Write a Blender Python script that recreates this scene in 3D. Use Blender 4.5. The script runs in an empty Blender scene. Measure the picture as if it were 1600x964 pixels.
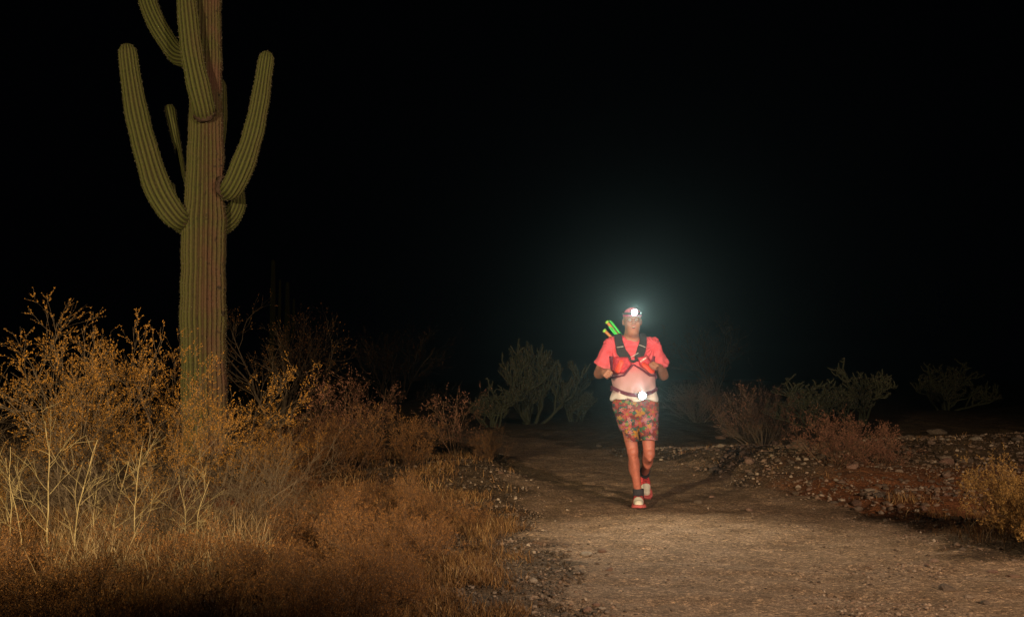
import bpy, math, random
import numpy as np
from mathutils import Vector, Matrix

random.seed(7)
SC = bpy.context.scene
COL = SC.collection
PI = math.pi

# ---------------------------------------------------------------- camera
CAM_Z = 1.13
PITCH = math.atan(108 / 1600)
cam_d = bpy.data.cameras.new("camera")
cam = bpy.data.objects.new("camera", cam_d)
COL.objects.link(cam)
cam.location = (0, 0, CAM_Z)
cam.rotation_euler = (PI / 2 + PITCH, 0, 0)
cam_d.sensor_width = 36
cam_d.lens = 36
cam_d.clip_start = 0.05
cam_d.clip_end = 2000
SC.camera = cam

# ---------------------------------------------------------------- night sky
w = bpy.data.worlds.new("World")
SC.world = w
w.use_nodes = True
bg = w.node_tree.nodes["Background"]
bg.inputs[0].default_value = (0.35, 0.42, 0.75, 1)
bg.inputs[1].default_value = 0.0006

# ---------------------------------------------------------------- exposure
SC.view_settings.view_transform = 'Standard'
SC.view_settings.look = 'None'
SC.view_settings.exposure = 0
SC.view_settings.gamma = 1

# ---------------------------------------------------------------- photographer's warm light, held high beside the camera
def spot(name, loc, target, energy, color, angle, blend, size):
    d = bpy.data.lights.new(name, 'SPOT')
    d.energy = energy; d.color = color; d.spot_size = math.radians(angle)
    d.spot_blend = blend; d.shadow_soft_size = size
    o = bpy.data.objects.new(name, d)
    COL.objects.link(o)
    o.location = loc
    o.rotation_euler = (Vector(target) - Vector(loc)).to_track_quat('-Z', 'Y').to_euler()
    return o
# two of them: the runner's legs throw one shadow back to the left and one back to the right
spot("photographer_flash", (-4.1, -1.5, 2.3), (-2.2, 10.5, 4.0), 5100, (1.0, 0.80, 0.50), 66, .6, 0.10)
spot("photographer_flash", (4.5, -2.4, 3.2), (1.9, 9.8, 2.2), 4100, (1.0, 0.76, 0.57), 66, .6, 0.10)

def at(px, py, Y):
    """world point seen at photo pixel (1600 wide) at depth Y"""
    u = (px - 800) / 1600; v = (482 - py) / 1600
    cp, sp = math.cos(PITCH), math.sin(PITCH)
    d = (u, cp - v * sp, sp + v * cp)
    t = Y / d[1]
    return Vector((d[0] * t, Y, CAM_Z + d[2] * t))
def gnd(px, py, z=0.0):
    u = (px - 800) / 1600; v = (482 - py) / 1600
    cp, sp = math.cos(PITCH), math.sin(PITCH)
    d = (u, cp - v * sp, sp + v * cp)
    t = (z - CAM_Z) / d[2]
    return (d[0] * t, d[1] * t)

# ---------------------------------------------------------------- helpers
def tag(o, label=None, cat=None, group=None, kind=None):
    if label: o['label'] = label
    if cat: o['category'] = cat
    if group: o['group'] = group
    if kind: o['kind'] = kind
    return o
def empty(name, loc=(0, 0, 0), rz=0):
    o = bpy.data.objects.new(name, None)
    o.empty_display_size = 0.1
    COL.objects.link(o); o.location = loc; o.rotation_euler = (0, 0, rz)
    return o
def link(name, me, mat=None, parent=None, smooth=False):
    o = bpy.data.objects.new(name, me)
    COL.objects.link(o)
    if mat and not me.materials: me.materials.append(mat)
    if parent: o.parent = parent
    if smooth: me.polygons.foreach_set('use_smooth', [True] * len(me.polygons))
    return o
def mesh_np(name, V, F, smooth=False):
    """V (n,3), F (m,k) all faces with k corners"""
    V = np.asarray(V, np.float32); F = np.asarray(F, np.int32)
    me = bpy.data.meshes.new(name)
    me.vertices.add(len(V)); me.vertices.foreach_set('co', V.ravel())
    k = F.shape[1]
    me.loops.add(F.size); me.loops.foreach_set('vertex_index', F.ravel())
    me.polygons.add(len(F))
    me.polygons.foreach_set('loop_start', np.arange(0, F.size, k, dtype=np.int32))
    me.polygons.foreach_set('use_smooth', np.full(len(F), smooth, dtype=bool))
    me.update(calc_edges=True); me.validate()
    return me
def attr(me, name, vals):
    a = me.attributes.new(name, 'FLOAT', 'POINT')
    a.data.foreach_set('value', np.asarray(vals, np.float32).ravel())
def copy_tree(o, parent=None):
    c = o.copy(); COL.objects.link(c); c.parent = parent
    for ch in list(o.children): copy_tree(ch, c)
    return c

# value noise on arrays
def vnoise(x, y, seed=0):
    x = np.asarray(x, float); y = np.asarray(y, float)
    xi = np.floor(x).astype(np.int64); yi = np.floor(y).astype(np.int64)
    fx = x - xi; fy = y - yi
    fx = fx * fx * (3 - 2 * fx); fy = fy * fy * (3 - 2 * fy)
    def h(i, j):
        n = (i * 374761393 + j * 668265263 + seed * 1442695041) & 0xffffffff
        n = ((n ^ (n >> 13)) * 1274126177) & 0xffffffff
        return ((n ^ (n >> 16)) & 0xffff) / 65535.0
    a = h(xi, yi); b = h(xi + 1, yi); c = h(xi, yi + 1); d = h(xi + 1, yi + 1)
    return (a * (1 - fx) + b * fx) * (1 - fy) + (c * (1 - fx) + d * fx) * fy
def fbm(x, y, seed=0, o=4):
    s = 0; a = 0.5
    for i in range(o):
        s = s + a * vnoise(x * 2 ** i, y * 2 ** i, seed + i); a *= 0.5
    return s

# ---------------------------------------------------------------- materials
class NT:
    def __init__(self, name):
        self.m = bpy.data.materials.new(name); self.m.use_nodes = True
        self.t = self.m.node_tree; self.n = self.t.nodes; self.l = self.t.links
        self.b = self.n['Principled BSDF']
        self.b.inputs['Roughness'].default_value = 0.8
        self.b.inputs['Specular IOR Level'].default_value = 0.25
    def node(self, typ, **kw):
        n = self.n.new(typ)
        for k, v in kw.items():
            if k.startswith('in_'):
                key = k[3:]
                key = int(key) if key.isdigit() else key.replace('_', ' ')
                self.set(n, key, v)
            else: setattr(n, k, v)
        return n
    def set(self, n, key, v):
        if isinstance(v, bpy.types.NodeSocket): self.l.new(v, n.inputs[key])
        else: n.inputs[key].default_value = v
    def noise(self, scale, detail=4, vec=None, rough=0.6):
        n = self.node('ShaderNodeTexNoise'); n.inputs['Scale'].default_value = scale
        n.inputs['Detail'].default_value = detail; n.inputs['Roughness'].default_value = rough
        if vec: self.l.new(vec, n.inputs['Vector'])
        return n.outputs['Fac']
    def ramp(self, fac, stops, interp='LINEAR'):
        n = self.node('ShaderNodeValToRGB'); n.color_ramp.interpolation = interp
        e = n.color_ramp.elements
        while len(e) < len(stops): e.new(0.5)
        for i, (p, c) in enumerate(stops):
            e[i].position = p; e[i].color = (*c, 1)
        self.l.new(fac, n.inputs[0]); return n.outputs[0]
    def mix(self, fac, a, b, mode='MIX'):
        n = self.node('ShaderNodeMix'); n.data_type = 'RGBA'; n.blend_type = mode
        self.set(n, 0, fac); 
        for k, v in ((6, a), (7, b)):
            if isinstance(v, tuple) and len(v) == 3: v = (*v, 1)
            self.set(n, k, v)
        return n.outputs[2]
    def math(self, op, a, b=0.0, c=None):
        n = self.node('ShaderNodeMath'); n.operation = op
        self.set(n, 0, a); self.set(n, 1, b)
        if c is not None: self.set(n, 2, c)
        return n.outputs[0]
    def bump(self, h, strength=0.5, dist=0.01):
        n = self.node('ShaderNodeBump'); n.inputs['Strength'].default_value = strength
        n.inputs['Distance'].default_value = dist
        self.l.new(h, n.inputs['Height']); self.l.new(n.outputs[0], self.b.inputs['Normal'])
    def obj(self): return self.node('ShaderNodeTexCoord').outputs['Object']
    def island(self): return self.node('ShaderNodeNewGeometry').outputs['Random Per Island']
    def attr(self, name):
        n = self.node('ShaderNodeAttribute'); n.attribute_name = name; return n.outputs['Fac']
    def color(self, c):
        if isinstance(c, tuple): self.b.inputs['Base Color'].default_value = (*c, 1)
        else: self.l.new(c, self.b.inputs['Base Color'])
        return self

def mat_plain(name, col, rough=0.7, spec=0.3, var=0.15, scale=30, bump=0.0):
    t = NT(name)
    n = t.noise(scale, 3, t.obj())
    lo = tuple(c * (1 - var) for c in col); hi = tuple(min(1, c * (1 + var)) for c in col)
    t.color(t.ramp(n, [(0.3, lo), (0.7, hi)]))
    t.b.inputs['Roughness'].default_value = rough
    t.b.inputs['Specular IOR Level'].default_value = spec
    if bump: t.bump(n, 0.6, bump)
    return t.m
def mat_leaf(name, stops, rough=0.75):
    t = NT(name)
    i = t.island()
    oi = t.node('ShaderNodeObjectInfo').outputs['Random']
    c = t.ramp(i, stops)
    hs = t.node('ShaderNodeHueSaturation')
    t.l.new(c, hs.inputs['Color'])
    t.l.new(t.math('MULTIPLY_ADD', oi, 0.5, 0.75), hs.inputs['Value'])
    t.color(hs.outputs[0]); t.b.inputs['Roughness'].default_value = rough
    return t.m
def mat_twig(name, a, b):
    t = NT(name)
    n = t.noise(18, 3, t.obj())
    t.color(t.ramp(n, [(0.35, a), (0.7, b)]))
    return t.m

M = {}
M['leaf_orange'] = mat_leaf('creosote_leaf', [(0, (.14, .065, .008)), (.5, (.32, .145, .015)), (1, (.50, .215, .025))])
M['leaf_brown'] = mat_leaf('brown_leaf', [(0, (.08, .032, .008)), (.6, (.26, .105, .022)), (1, (.46, .21, .055))])
M['leaf_gold'] = mat_leaf('golden_leaf', [(0, (.14, .07, .012)), (.6, (.34, .175, .035)), (1, (.56, .34, .10))])
M['leaf_red'] = mat_leaf('reddish_leaf', [(0, (.12, .05, .03)), (.6, (.25, .10, .055)), (1, (.36, .16, .08))])
M['twig_grey'] = mat_twig('grey_twig', (.06, .038, .02), (.16, .11, .06))
M['twig_brown'] = mat_twig('brown_twig', (.085, .045, .022), (.19, .105, .05))
M['twig_pale'] = mat_twig('bleached_twig', (.20, .14, .055), (.42, .31, .14))
M['grass_gold'] = mat_leaf('tan_weed', [(0, (.16, .09, .03)), (.6, (.34, .21, .09)), (1, (.55, .40, .2))])
M['grass'] = mat_leaf('dry_grass', [(0, (.08, .035, .01)), (.5, (.18, .085, .025)), (.9, (.30, .16, .05)), (1, (.5, .33, .14))])
M['cholla'] = mat_plain('cholla_skin', (.065, .068, .03), .85, .2, .4, 40, .01)
M['cholla_dark'] = mat_plain('shaded_cholla_skin', (.05, .05, .024), .85, .2, .4, 40, .01)

# ---------------------------------------------------------------- terrain
def seg_dist(x, y, pts):
    """distance to polyline and parameter"""
    best = np.full(np.broadcast(x, y).shape, 1e9); par = np.zeros_like(best)
    for i in range(len(pts) - 1):
        ax, ay = pts[i]; bx, by = pts[i + 1]
        dx, dy = bx - ax, by - ay
        t = np.clip(((x - ax) * dx + (y - ay) * dy) / (dx * dx + dy * dy), 0, 1)
        d = np.hypot(x - ax - t * dx, y - ay - t * dy)
        m = d < best; best = np.where(m, d, best); par = np.where(m, i + t, par)
    return best, par
ROAD = [(3.6, -8), (2.9, 0), (2.1, 4), (1.6, 6.5), (1.45, 9), (1.25, 11.5), (0.9, 14), (0.3, 17), (-1.5, 22), (-6, 30)]
ROADW = [2.9, 2.3, 1.95, 1.45, 1.3, 1.15, 1.0, .9, .9, .9]
def road_mask(x, y):
    """signed: >0 inside the road, metres"""
    d, p = seg_dist(x, y, ROAD)
    wdt = np.interp(p, range(len(ROADW)), ROADW)
    wob = (fbm(x * 1.1, y * 1.1, 5) - .47) * 0.9 + (vnoise(x * 6, y * 6, 9) - .5) * .18
    return wdt - d + wob
def sstep(a, b, v):
    t = np.clip((v - a) / (b - a), 0, 1); return t * t * (3 - 2 * t)
def gauss(x, y, cx, cy, sx, sy, rot=0):
    c, s = math.cos(rot), math.sin(rot)
    u = (x - cx) * c + (y - cy) * s; v = -(x - cx) * s + (y - cy) * c
    return np.exp(-(u / sx) ** 2 - (v / sy) ** 2)
LEG_SHADOW = [gnd(*p) for p in ((790, 738), (850, 752), (930, 775), (1000, 790), (1080, 780), (1160, 762), (1215, 735), (1250, 712))]  # line of the runner's leg shadows, painted into the ground colour
def height(x, y):
    x = np.asarray(x, float); y = np.asarray(y, float)
    rm = road_mask(x, y)
    off = 1 - sstep(-0.5, 0.4, rm)
    r = np.hypot(x, y)
    z = (fbm(x * .12, y * .12, 2) - .47) * .5 * sstep(9, 40, r)
    z = z + off * ((fbm(x * .9, y * .9, 3) - .45) * .16 + (fbm(x * 4, y * 4, 4) - .47) * .05 + .03)
    # gravel bank right of the bend, rise on the far right, low rise on the left
    z = z + .20 * gauss(x, y, 3.3, 12.2, 1.1, 2.0, .2) * off
    z = z + .30 * gauss(x, y, 7.2, 14.5, 3.2, 1.8, .15) * off
    z = z + .10 * gauss(x, y, -1.5, 12.0, 2.5, 2.0) * off
    z = z + .05 * (fbm(x * 1.6, y * 1.6, 8) - .5) + .010 * (vnoise(x * 9, y * 9, 3) - .5)
    z = z - .016 * sstep(.62, .85, vnoise(x * 3.3, y * 4.2, 31)) - .010 * sstep(.7, .9, vnoise(x * 7, y * 8, 37))
    d, p = seg_dist(x, y, LEG_SHADOW)
    z = z - .010 * np.exp(-(d / .12) ** 2)  # faint dip under the painted leg shadows
    # wheel lines across the near road
    u = x * .25 + y
    z = z - .020 * np.exp(-((u - 6.7) / .13) ** 2) * (rm > 0) - .018 * np.exp(-((u - 5.9) / .1) ** 2) * (rm > 0)
    return z
def gz(x, y): return float(height(np.array([x]), np.array([y]))[0])

def axis(stops):
    out = []
    for (a, b, n) in stops: out += list(np.linspace(a, b, n, endpoint=False))
    out.append(stops[-1][1]); return np.array(out)
gx = axis([(-600, -80, 8), (-80, -14, 16), (-14, -5, 70), (-5, 6, 260), (6, 14, 80), (14, 80, 16), (80, 600, 8)])
gy = axis([(-600, -60, 6), (-60, 2, 24), (2, 14, 290), (14, 22, 90), (22, 60, 40), (60, 600, 14)])
GX, GY = np.meshgrid(gx, gy, indexing='ij')
GZ = height(GX, GY)
def grid_faces(nx, ny, keep=None):
    i = np.arange(nx - 1)[:, None] * ny + np.arange(ny - 1)[None, :]
    F = np.stack([i, i + ny, i + ny + 1, i + 1], -1).reshape(-1, 4)
    return F if keep is None else F[keep.ravel()]
RM = road_mask(GX, GY)
RD, RP = seg_dist(GX, GY, LEG_SHADOW)
V = np.stack([GX, GY, GZ], -1).reshape(-1, 3)

def ground_material(name):
    """one grit shader for soil and road; vertex masks say where it is packed road, red earth or painted leg shadow"""
    t = NT(name); o = t.obj()
    mid = t.noise(3.5, 6, o, .65); fine = t.noise(38, 6, o, .8); gr = t.noise(170, 4, o, .85); bl = t.noise(1.1, 5, o, .6)
    soil = t.ramp(mid, [(.3, (.08, .05, .028)), (.5, (.16, .105, .058)), (.7, (.25, .17, .10))])
    red = t.ramp(mid, [(.3, (.19, .07, .03)), (.7, (.42, .17, .068))])
    road = t.ramp(mid, [(.3, (.24, .155, .090)), (.5, (.365, .245, .150)), (.72, (.47, .33, .22))])
    rf = t.math('ADD', t.attr('red'), t.math('MULTIPLY', t.math('SUBTRACT', bl, .5), 1.2))
    c = t.mix(t.ramp(rf, [(.3, (0, 0, 0)), (.7, (1, 1, 1))]), soil, red)
    ef = t.math('ADD', t.attr('packed'), t.math('MULTIPLY', t.math('SUBTRACT', fine, .5), .9))
    c = t.mix(t.ramp(ef, [(.35, (0, 0, 0)), (.65, (1, 1, 1))]), c, road)
    vs = []
    for sc, amt in ((38, .5), (95, .75)):
        v = t.node('ShaderNodeTexVoronoi'); v.inputs['Scale'].default_value = sc; t.l.new(o, v.inputs['Vector'])
        s = t.node('ShaderNodeSeparateColor'); t.l.new(v.outputs['Color'], s.inputs[0])
        cell = t.ramp(s.outputs[0], [(0, (.45, .42, .4)), (.5, (.9, .88, .86)), (.85, (1.15, 1.12, 1.1)), (.97, (2.0, 1.9, 1.75))])
        c = t.mix(amt, c, cell, 'MULTIPLY'); vs.append((v.outputs['Distance'], s.outputs[1]))
    c = t.mix(.8, c, t.ramp(gr, [(.36, (.25, .24, .23)), (.52, (.95, .95, .95)), (.70, (1.8, 1.75, 1.65))]), 'MULTIPLY')
    # dark twig litter and damp smudges
    sm = t.noise(7, 6, o, .75)
    c = t.mix(t.ramp(sm, [(.58, (0, 0, 0)), (.68, (.5, .5, .5))]), c, (.05, .035, .022))
    c = t.mix(t.math('MULTIPLY', t.attr('leg_shadow'), .55), c, (.05, .034, .022))  # cast shadow of the legs painted as a darker soil colour
    t.color(c)
    h = t.math('ADD', t.math('MULTIPLY', fine, .9), t.math('MULTIPLY', t.math('SUBTRACT', 1.0, vs[1][0]), .35))
    h = t.math('ADD', h, t.math('MULTIPLY', t.math('MULTIPLY', t.math('SUBTRACT', 1.0, vs[0][0]), vs[0][1]), .6))
    t.bump(h, 1.0, .018); t.b.inputs['Roughness'].default_value = .95
    t.b.inputs['Specular IOR Level'].default_value = .1
    return t.m
M['ground'] = ground_material('desert_soil')
M['road'] = ground_material('packed_gravel_road')
REDM = np.clip(gauss(GX, GY, *gnd(412, 778), 1.1, 1.0) + gauss(GX, GY, 4.2, 9.2, 2.2, 2.0, .3) + .35 * gauss(GX, GY, -2, 7, 3, 3) + .5 * gauss(GX, GY, 7, 11, 3, 2), 0, 1)
PACK = sstep(-.30, .40, RM + (fbm(GX * 2.5, GY * 2.5, 17) - .47) * .8)
PACK = PACK * (1 - .3 * sstep(.5, .75, fbm(GX * 1.3, GY * 1.6, 19)))

me = mesh_np('desert_ground', V, grid_faces(len(gx), len(gy)), True)
attr(me, 'leg_shadow', np.exp(-(RD / .13) ** 2)); attr(me, 'red', REDM); attr(me, 'packed', PACK)
tag(link('desert_ground', me, M['ground']), kind='structure')
# the road: a sheet 6 mm proud that dips under the soil along a ragged edge
RZ = GZ + np.where(RM > 0, .006, 0) - sstep(.12, -.12, RM) * .03
keep = (RM > -.35)
kf = keep[:-1, :-1] & keep[1:, :-1] & keep[:-1, 1:] & keep[1:, 1:] & (GY[:-1, :-1] < 32) & (GY[:-1, :-1] > -9)
Fk = grid_faces(len(gx), len(gy), kf)
used, inv = np.unique(Fk, return_inverse=True)
me = mesh_np('dirt_road', np.stack([GX, GY, RZ], -1).reshape(-1, 3)[used], inv.reshape(-1, 4), True)
attr(me, 'leg_shadow', np.exp(-(RD / .13) ** 2).ravel()[used] * (.5 + .6 * fbm(GX * 3, GY * 3, 12).ravel()[used])); attr(me, 'red', REDM.ravel()[used]); attr(me, 'packed', PACK.ravel()[used])
tag(link('dirt_road', me, M['road']), kind='structure')

# ---------------------------------------------------------------- saguaro
def sag_material():
    t = NT('saguaro_skin'); o = t.obj()
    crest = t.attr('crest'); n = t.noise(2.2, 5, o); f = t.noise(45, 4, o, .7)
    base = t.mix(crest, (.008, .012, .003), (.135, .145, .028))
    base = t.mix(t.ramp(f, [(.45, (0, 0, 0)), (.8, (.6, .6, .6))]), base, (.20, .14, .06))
    # corky brown weathering along one side and near the foot
    age = t.attr('age')
    cork = t.math('MULTIPLY', age, t.ramp(n, [(.35, (.25, .25, .25)), (.6, (1, 1, 1))]))
    base = t.mix(cork, base, t.mix(f, (.05, .024, .012), (.24, .12, .065)))
    s = t.noise(9, 3, o)
    base = t.mix(t.math('MULTIPLY', age, t.ramp(s, [(.62, (0, 0, 0)), (.68, (.8, .8, .8))])), base, (.03, .02, .015))
    t.color(base); t.bump(f, .6, .012); t.b.inputs['Roughness'].default_value = .8
    return t.m
M['saguaro'] = sag_material()
M['spine'] = mat_plain('saguaro_spine', (.26, .21, .13), .8)
M['scar'] = mat_plain('saguaro_scar', (.09, .055, .035), .9, .1, .5, 25, .02)

def resample(pts, rads, n):
    P = np.array([tuple(p) for p in pts], float); R = np.array(rads, float)
    # Catmull-Rom
    m = len(P); out = []; ro = []
    ts = np.linspace(0, m - 1, n)
    for t in ts:
        i = min(int(t), m - 2); f = t - i
        p0 = P[max(i - 1, 0)]; p1 = P[i]; p2 = P[i + 1]; p3 = P[min(i + 2, m - 1)]
        out.append(.5 * ((2 * p1) + (-p0 + p2) * f + (2 * p0 - 5 * p1 + 4 * p2 - p3) * f * f + (-p0 + 3 * p1 - 3 * p2 + p3) * f ** 3))
        g = f * f * (3 - 2 * f) ; ro.append(R[i] * (1 - g) + R[i + 1] * g)
    return np.array(out), np.array(ro)
def ribbed(pts, rads, ribs, n, seed, parent, name='arm', age=0.3, cap=True, mat='saguaro', spines=True, cap0=False):
    P, R = resample(pts, rads, n)
    rng = np.random.default_rng(seed)
    L = np.concatenate([[0], np.cumsum(np.linalg.norm(np.diff(P, axis=0), axis=1))])
    if cap:
        rt = R[-1]; d = L[-1] - L
        m = d < rt * 1.3
        R = np.where(m, R * np.sqrt(np.clip(1 - (1 - d / (rt * 1.3)) ** 2, 0.0004, 1)), R)
    if cap0:
        rt = R[0]; m = L < rt
        R = np.where(m, R * np.sqrt(np.clip(1 - (1 - L / rt) ** 2, 0.02, 1)), R)
    R = R * (1 - .035 * np.clip(np.sin(L * 6.3 + seed * 1.7) - .75, 0, 1) * 4 * .5 + .02 * np.sin(L * 5 + seed) + .015 * np.sin(L * 13 + seed * 2))
    T = np.gradient(P, axis=0); T /= np.linalg.norm(T, axis=1)[:, None]
    u = np.array([1, 0, 0]) - T[0] * T[0][0]; u /= np.linalg.norm(u); U = []
    for k in range(n):
        u = u - T[k] * np.dot(u, T[k]); u /= np.linalg.norm(u); U.append(u.copy())
    U = np.array(U); W = np.cross(T, U)
    k = ribs * 6; th = np.linspace(0, 2 * PI, k, endpoint=False)
    tt = th[None, :] + .02 * np.sin(L[:, None] * 1.7 + seed) + .018 * (vnoise(th[None, :] * ribs / 6.283 / 1.5, L[:, None] * 1.3, seed) - .5) * 2
    c = np.abs(np.cos(ribs * th / 2))[None, :] ** .8 * np.ones((n, 1))
    jit = 1 + (rng.random(ribs)[((th / (2 * PI) * ribs + .5) % ribs).astype(int)] - .5)[None, :] * .05
    rr = R[:, None] * (0.83 + .17 * c) * jit
    V = P[:, None, :] + rr[:, :, None] * (np.cos(tt)[..., None] * U[:, None, :] + np.sin(tt)[..., None] * W[:, None, :])
    i = (np.arange(n - 1) * k)[:, None]; j = np.arange(k)[None, :]; jn = (j + 1) % k
    F = np.stack([i + j, i + jn, i + k + jn, i + k + j], -1).reshape(-1, 4)
    me = mesh_np(name, V.reshape(-1, 3), F, True)
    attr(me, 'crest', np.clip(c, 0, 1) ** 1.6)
    ag = np.clip(age * (0.30 + 1.1 * np.clip(np.cos(tt + .25), 0, 1)), 0, 1) if np.ndim(age) == 0 else age
    attr(me, 'age', ag)
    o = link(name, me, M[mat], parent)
    if spines:
        rows = np.arange(0.02, L[-1], .045)
        Vs = []; Fs = []
        r_i = np.interp(rows, L, np.arange(n))
        for q in range(ribs):
            idx = np.clip(r_i.astype(int), 0, n - 2); fr = (r_i - idx)[:, None]
            col_ = V[:, q * 6, :]
            r2 = np.clip(r_i + rng.uniform(-1, 1, len(r_i)), 0, n - 1.01); idx = np.clip(r2.astype(int), 0, n - 2); fr = (r2 - idx)[:, None]
            base = col_[idx] * (1 - fr) + col_[idx + 1] * fr
            nrm = base - (P[idx] * (1 - fr) + P[idx + 1] * fr); nrm /= np.maximum(np.linalg.norm(nrm, axis=1)[:, None], 1e-6)
            for s in range(4):
                d = nrm + rng.normal(0, .55, nrm.shape); d /= np.linalg.norm(d, axis=1)[:, None]
                tip = base + d * rng.uniform(.006, .024, (len(base), 1))
                side = np.cross(d, rng.normal(0, 1, d.shape)); side /= np.linalg.norm(side, axis=1)[:, None]
                b0 = base - side * .0022; b1 = base + side * .0022
                n0 = sum(len(v) for v in Vs)
                Vs.append(np.stack([b0, b1, tip], 1).reshape(-1, 3))
                Fs.append(n0 + np.arange(len(base) * 3).reshape(-1, 3))
        sm = mesh_np('spines', np.concatenate(Vs), np.concatenate(Fs))
        so = link('spines', sm, M['spine'], o); so['kind'] = 'stuff'
    return o
YC = 15.0
sb = at(320, 712, YC); SX, SY = sb.x, sb.y; SZ = gz(SX, SY)
sag = empty('saguaro', (SX, SY, SZ))
tag(sag, 'tall ribbed saguaro cactus with upraised arms rising behind the yellow bushes', 'cactus')
def sp(px, py, dy=0.0):
    p = at(px, py, YC + dy); return (p.x - SX, p.y - SY, p.z - SZ)
pm = YC / 1600
def rad(wpx): return wpx / 2 * pm * (.92 if wpx < 46 else 1)
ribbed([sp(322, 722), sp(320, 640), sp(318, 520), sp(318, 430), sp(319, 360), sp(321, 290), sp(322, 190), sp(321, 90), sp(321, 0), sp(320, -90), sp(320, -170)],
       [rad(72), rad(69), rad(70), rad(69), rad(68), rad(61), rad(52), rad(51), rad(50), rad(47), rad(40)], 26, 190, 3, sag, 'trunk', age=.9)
# arms: pixel paths with widths and depth offsets
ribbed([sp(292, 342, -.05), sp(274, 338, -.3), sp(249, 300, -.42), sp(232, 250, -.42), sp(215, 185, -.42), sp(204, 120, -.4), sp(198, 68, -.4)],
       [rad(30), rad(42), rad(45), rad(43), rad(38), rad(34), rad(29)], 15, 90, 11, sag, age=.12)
ribbed([sp(349, 304, -.12), sp(363, 293, -.3), sp(378, 262, -.36), sp(394, 215, -.36), sp(405, 165, -.36), sp(412, 120, -.34), sp(418, 80, -.32)],
       [rad(22), rad(37), rad(39), rad(36), rad(31), rad(28), rad(26)], 15, 80, 12, sag, age=.3)
ribbed([sp(321, 184, -.22), sp(318, 168, -.42), sp(309, 130, -.55), sp(300, 85, -.58), sp(294, 30, -.58), sp(289, -30, -.55), sp(287, -110, -.5)],
       [rad(24), rad(36), rad(38), rad(36), rad(33), rad(31), rad(28)], 14, 90, 13, sag, age=.25, cap0=True)
ribbed([sp(302, 92, .12), sp(280, 88, .25), sp(262, 66, .32), sp(244, 36, .34), sp(231, 2, .34), sp(222, -50, .34)],
       [rad(28), rad(34), rad(34), rad(33), rad(31), rad(28)], 14, 70, 14, sag, age=.15)
ribbed([sp(338, 362, .18), sp(358, 345, .42), sp(369, 325, .5), sp(369, 308, .55), sp(368, 285, .6)],
       [rad(28), rad(33), rad(32), rad(30), rad(22)], 14, 50, 15, sag, age=.1)
ribbed([sp(300, 362, .2), sp(284, 350, .4), sp(272, 328, .5), sp(267, 308, .55), sp(264, 285, .6)],
       [rad(26), rad(32), rad(32), rad(28), rad(20)], 14, 50, 16, sag, age=.1)
ribbed([sp(330, 250, .25), sp(340, 225, .5), sp(344, 190, .6), sp(345, 155, .6), sp(345, 124, .6)],
       [rad(20), rad(24), rad(24), rad(22), rad(16)], 12, 50, 17, sag, age=.1)
ribbed([sp(300, 300, .15), sp(288, 275, .5), sp(280, 240, .75), sp(272, 205, .82), sp(264, 163, .82)],
       [rad(12), rad(8), rad(12), rad(17), rad(20)], 10, 60, 18, sag, age=.1)
def scar(c, r, ax):
    """corky collar where an arm leaves the trunk"""
    rng = np.random.default_rng(int(abs(c[0]) * 1000)); nu, nv = 24, 8
    ax = Vector(ax).normalized(); q = ax.to_track_quat('Z', 'Y'); V = []; F = []
    for i in range(nu):
        a = 2 * PI * i / nu; wob = 1 + rng.uniform(-.1, .1)
        for j in range(nv):
            b = 2 * PI * j / nv
            rr = r * wob + .03 * math.cos(b); v = q @ Vector((rr * math.cos(a), rr * math.sin(a), .05 * math.sin(b)))
            V.append((c[0] + v.x, c[1] + v.y, c[2] + v.z))
            F.append((i * nv + j, ((i + 1) % nu) * nv + j, ((i + 1) % nu) * nv + (j + 1) % nv, i * nv + (j + 1) % nv))
    link('arm_scar', mesh_np('arm_scar', V, F, True), M['scar'], sag)
scar(sp(283, 340, -.18), .15, (-1, -.7, -.1)); scar(sp(353, 292, -.2), .15, (1, -.7, .1)); scar(sp(320, 178, -.32), .13, (-.1, -.75, .6))

# ---------------------------------------------------------------- plant growing
def strands(rng, P0, D0, L, nseg, wig, lift, grav=0.0):
    N = len(P0); P = np.zeros((N, nseg + 1, 3)); P[:, 0] = P0
    D = D0 / np.linalg.norm(D0, axis=1)[:, None]
    st = (np.ones(N) * L / nseg)[:, None]
    for s in range(nseg):
        D = D + rng.normal(0, wig, D.shape); D[:, 2] += lift - grav * s / nseg
        D /= np.linalg.norm(D, axis=1)[:, None]
        P[:, s + 1] = P[:, s] + D * st
    return P
def children_of(rng, P, R, n, t0, t1, ang):
    """n children per strand -> start points, directions, radii"""
    N, S, _ = P.shape
    t = rng.uniform(t0, t1, (N, n)) * (S - 1); i = np.minimum(t.astype(int), S - 2); f = (t - i)[..., None]
    rows = np.arange(N)[:, None]
    A = P[rows, i]; B = P[rows, i + 1]
    p = A * (1 - f) + B * f; d = B - A; d /= np.maximum(np.linalg.norm(d, axis=2)[..., None], 1e-9)
    q = rng.normal(0, 1, d.shape); q -= d * (q * d).sum(-1)[..., None]; q /= np.linalg.norm(q, axis=2)[..., None]
    d = d * math.cos(ang) + q * math.sin(ang)
    r = R[rows, i] * (1 - f[..., 0]) + R[rows, i + 1] * f[..., 0]
    return p.reshape(-1, 3), d.reshape(-1, 3), r.reshape(-1)
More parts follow.
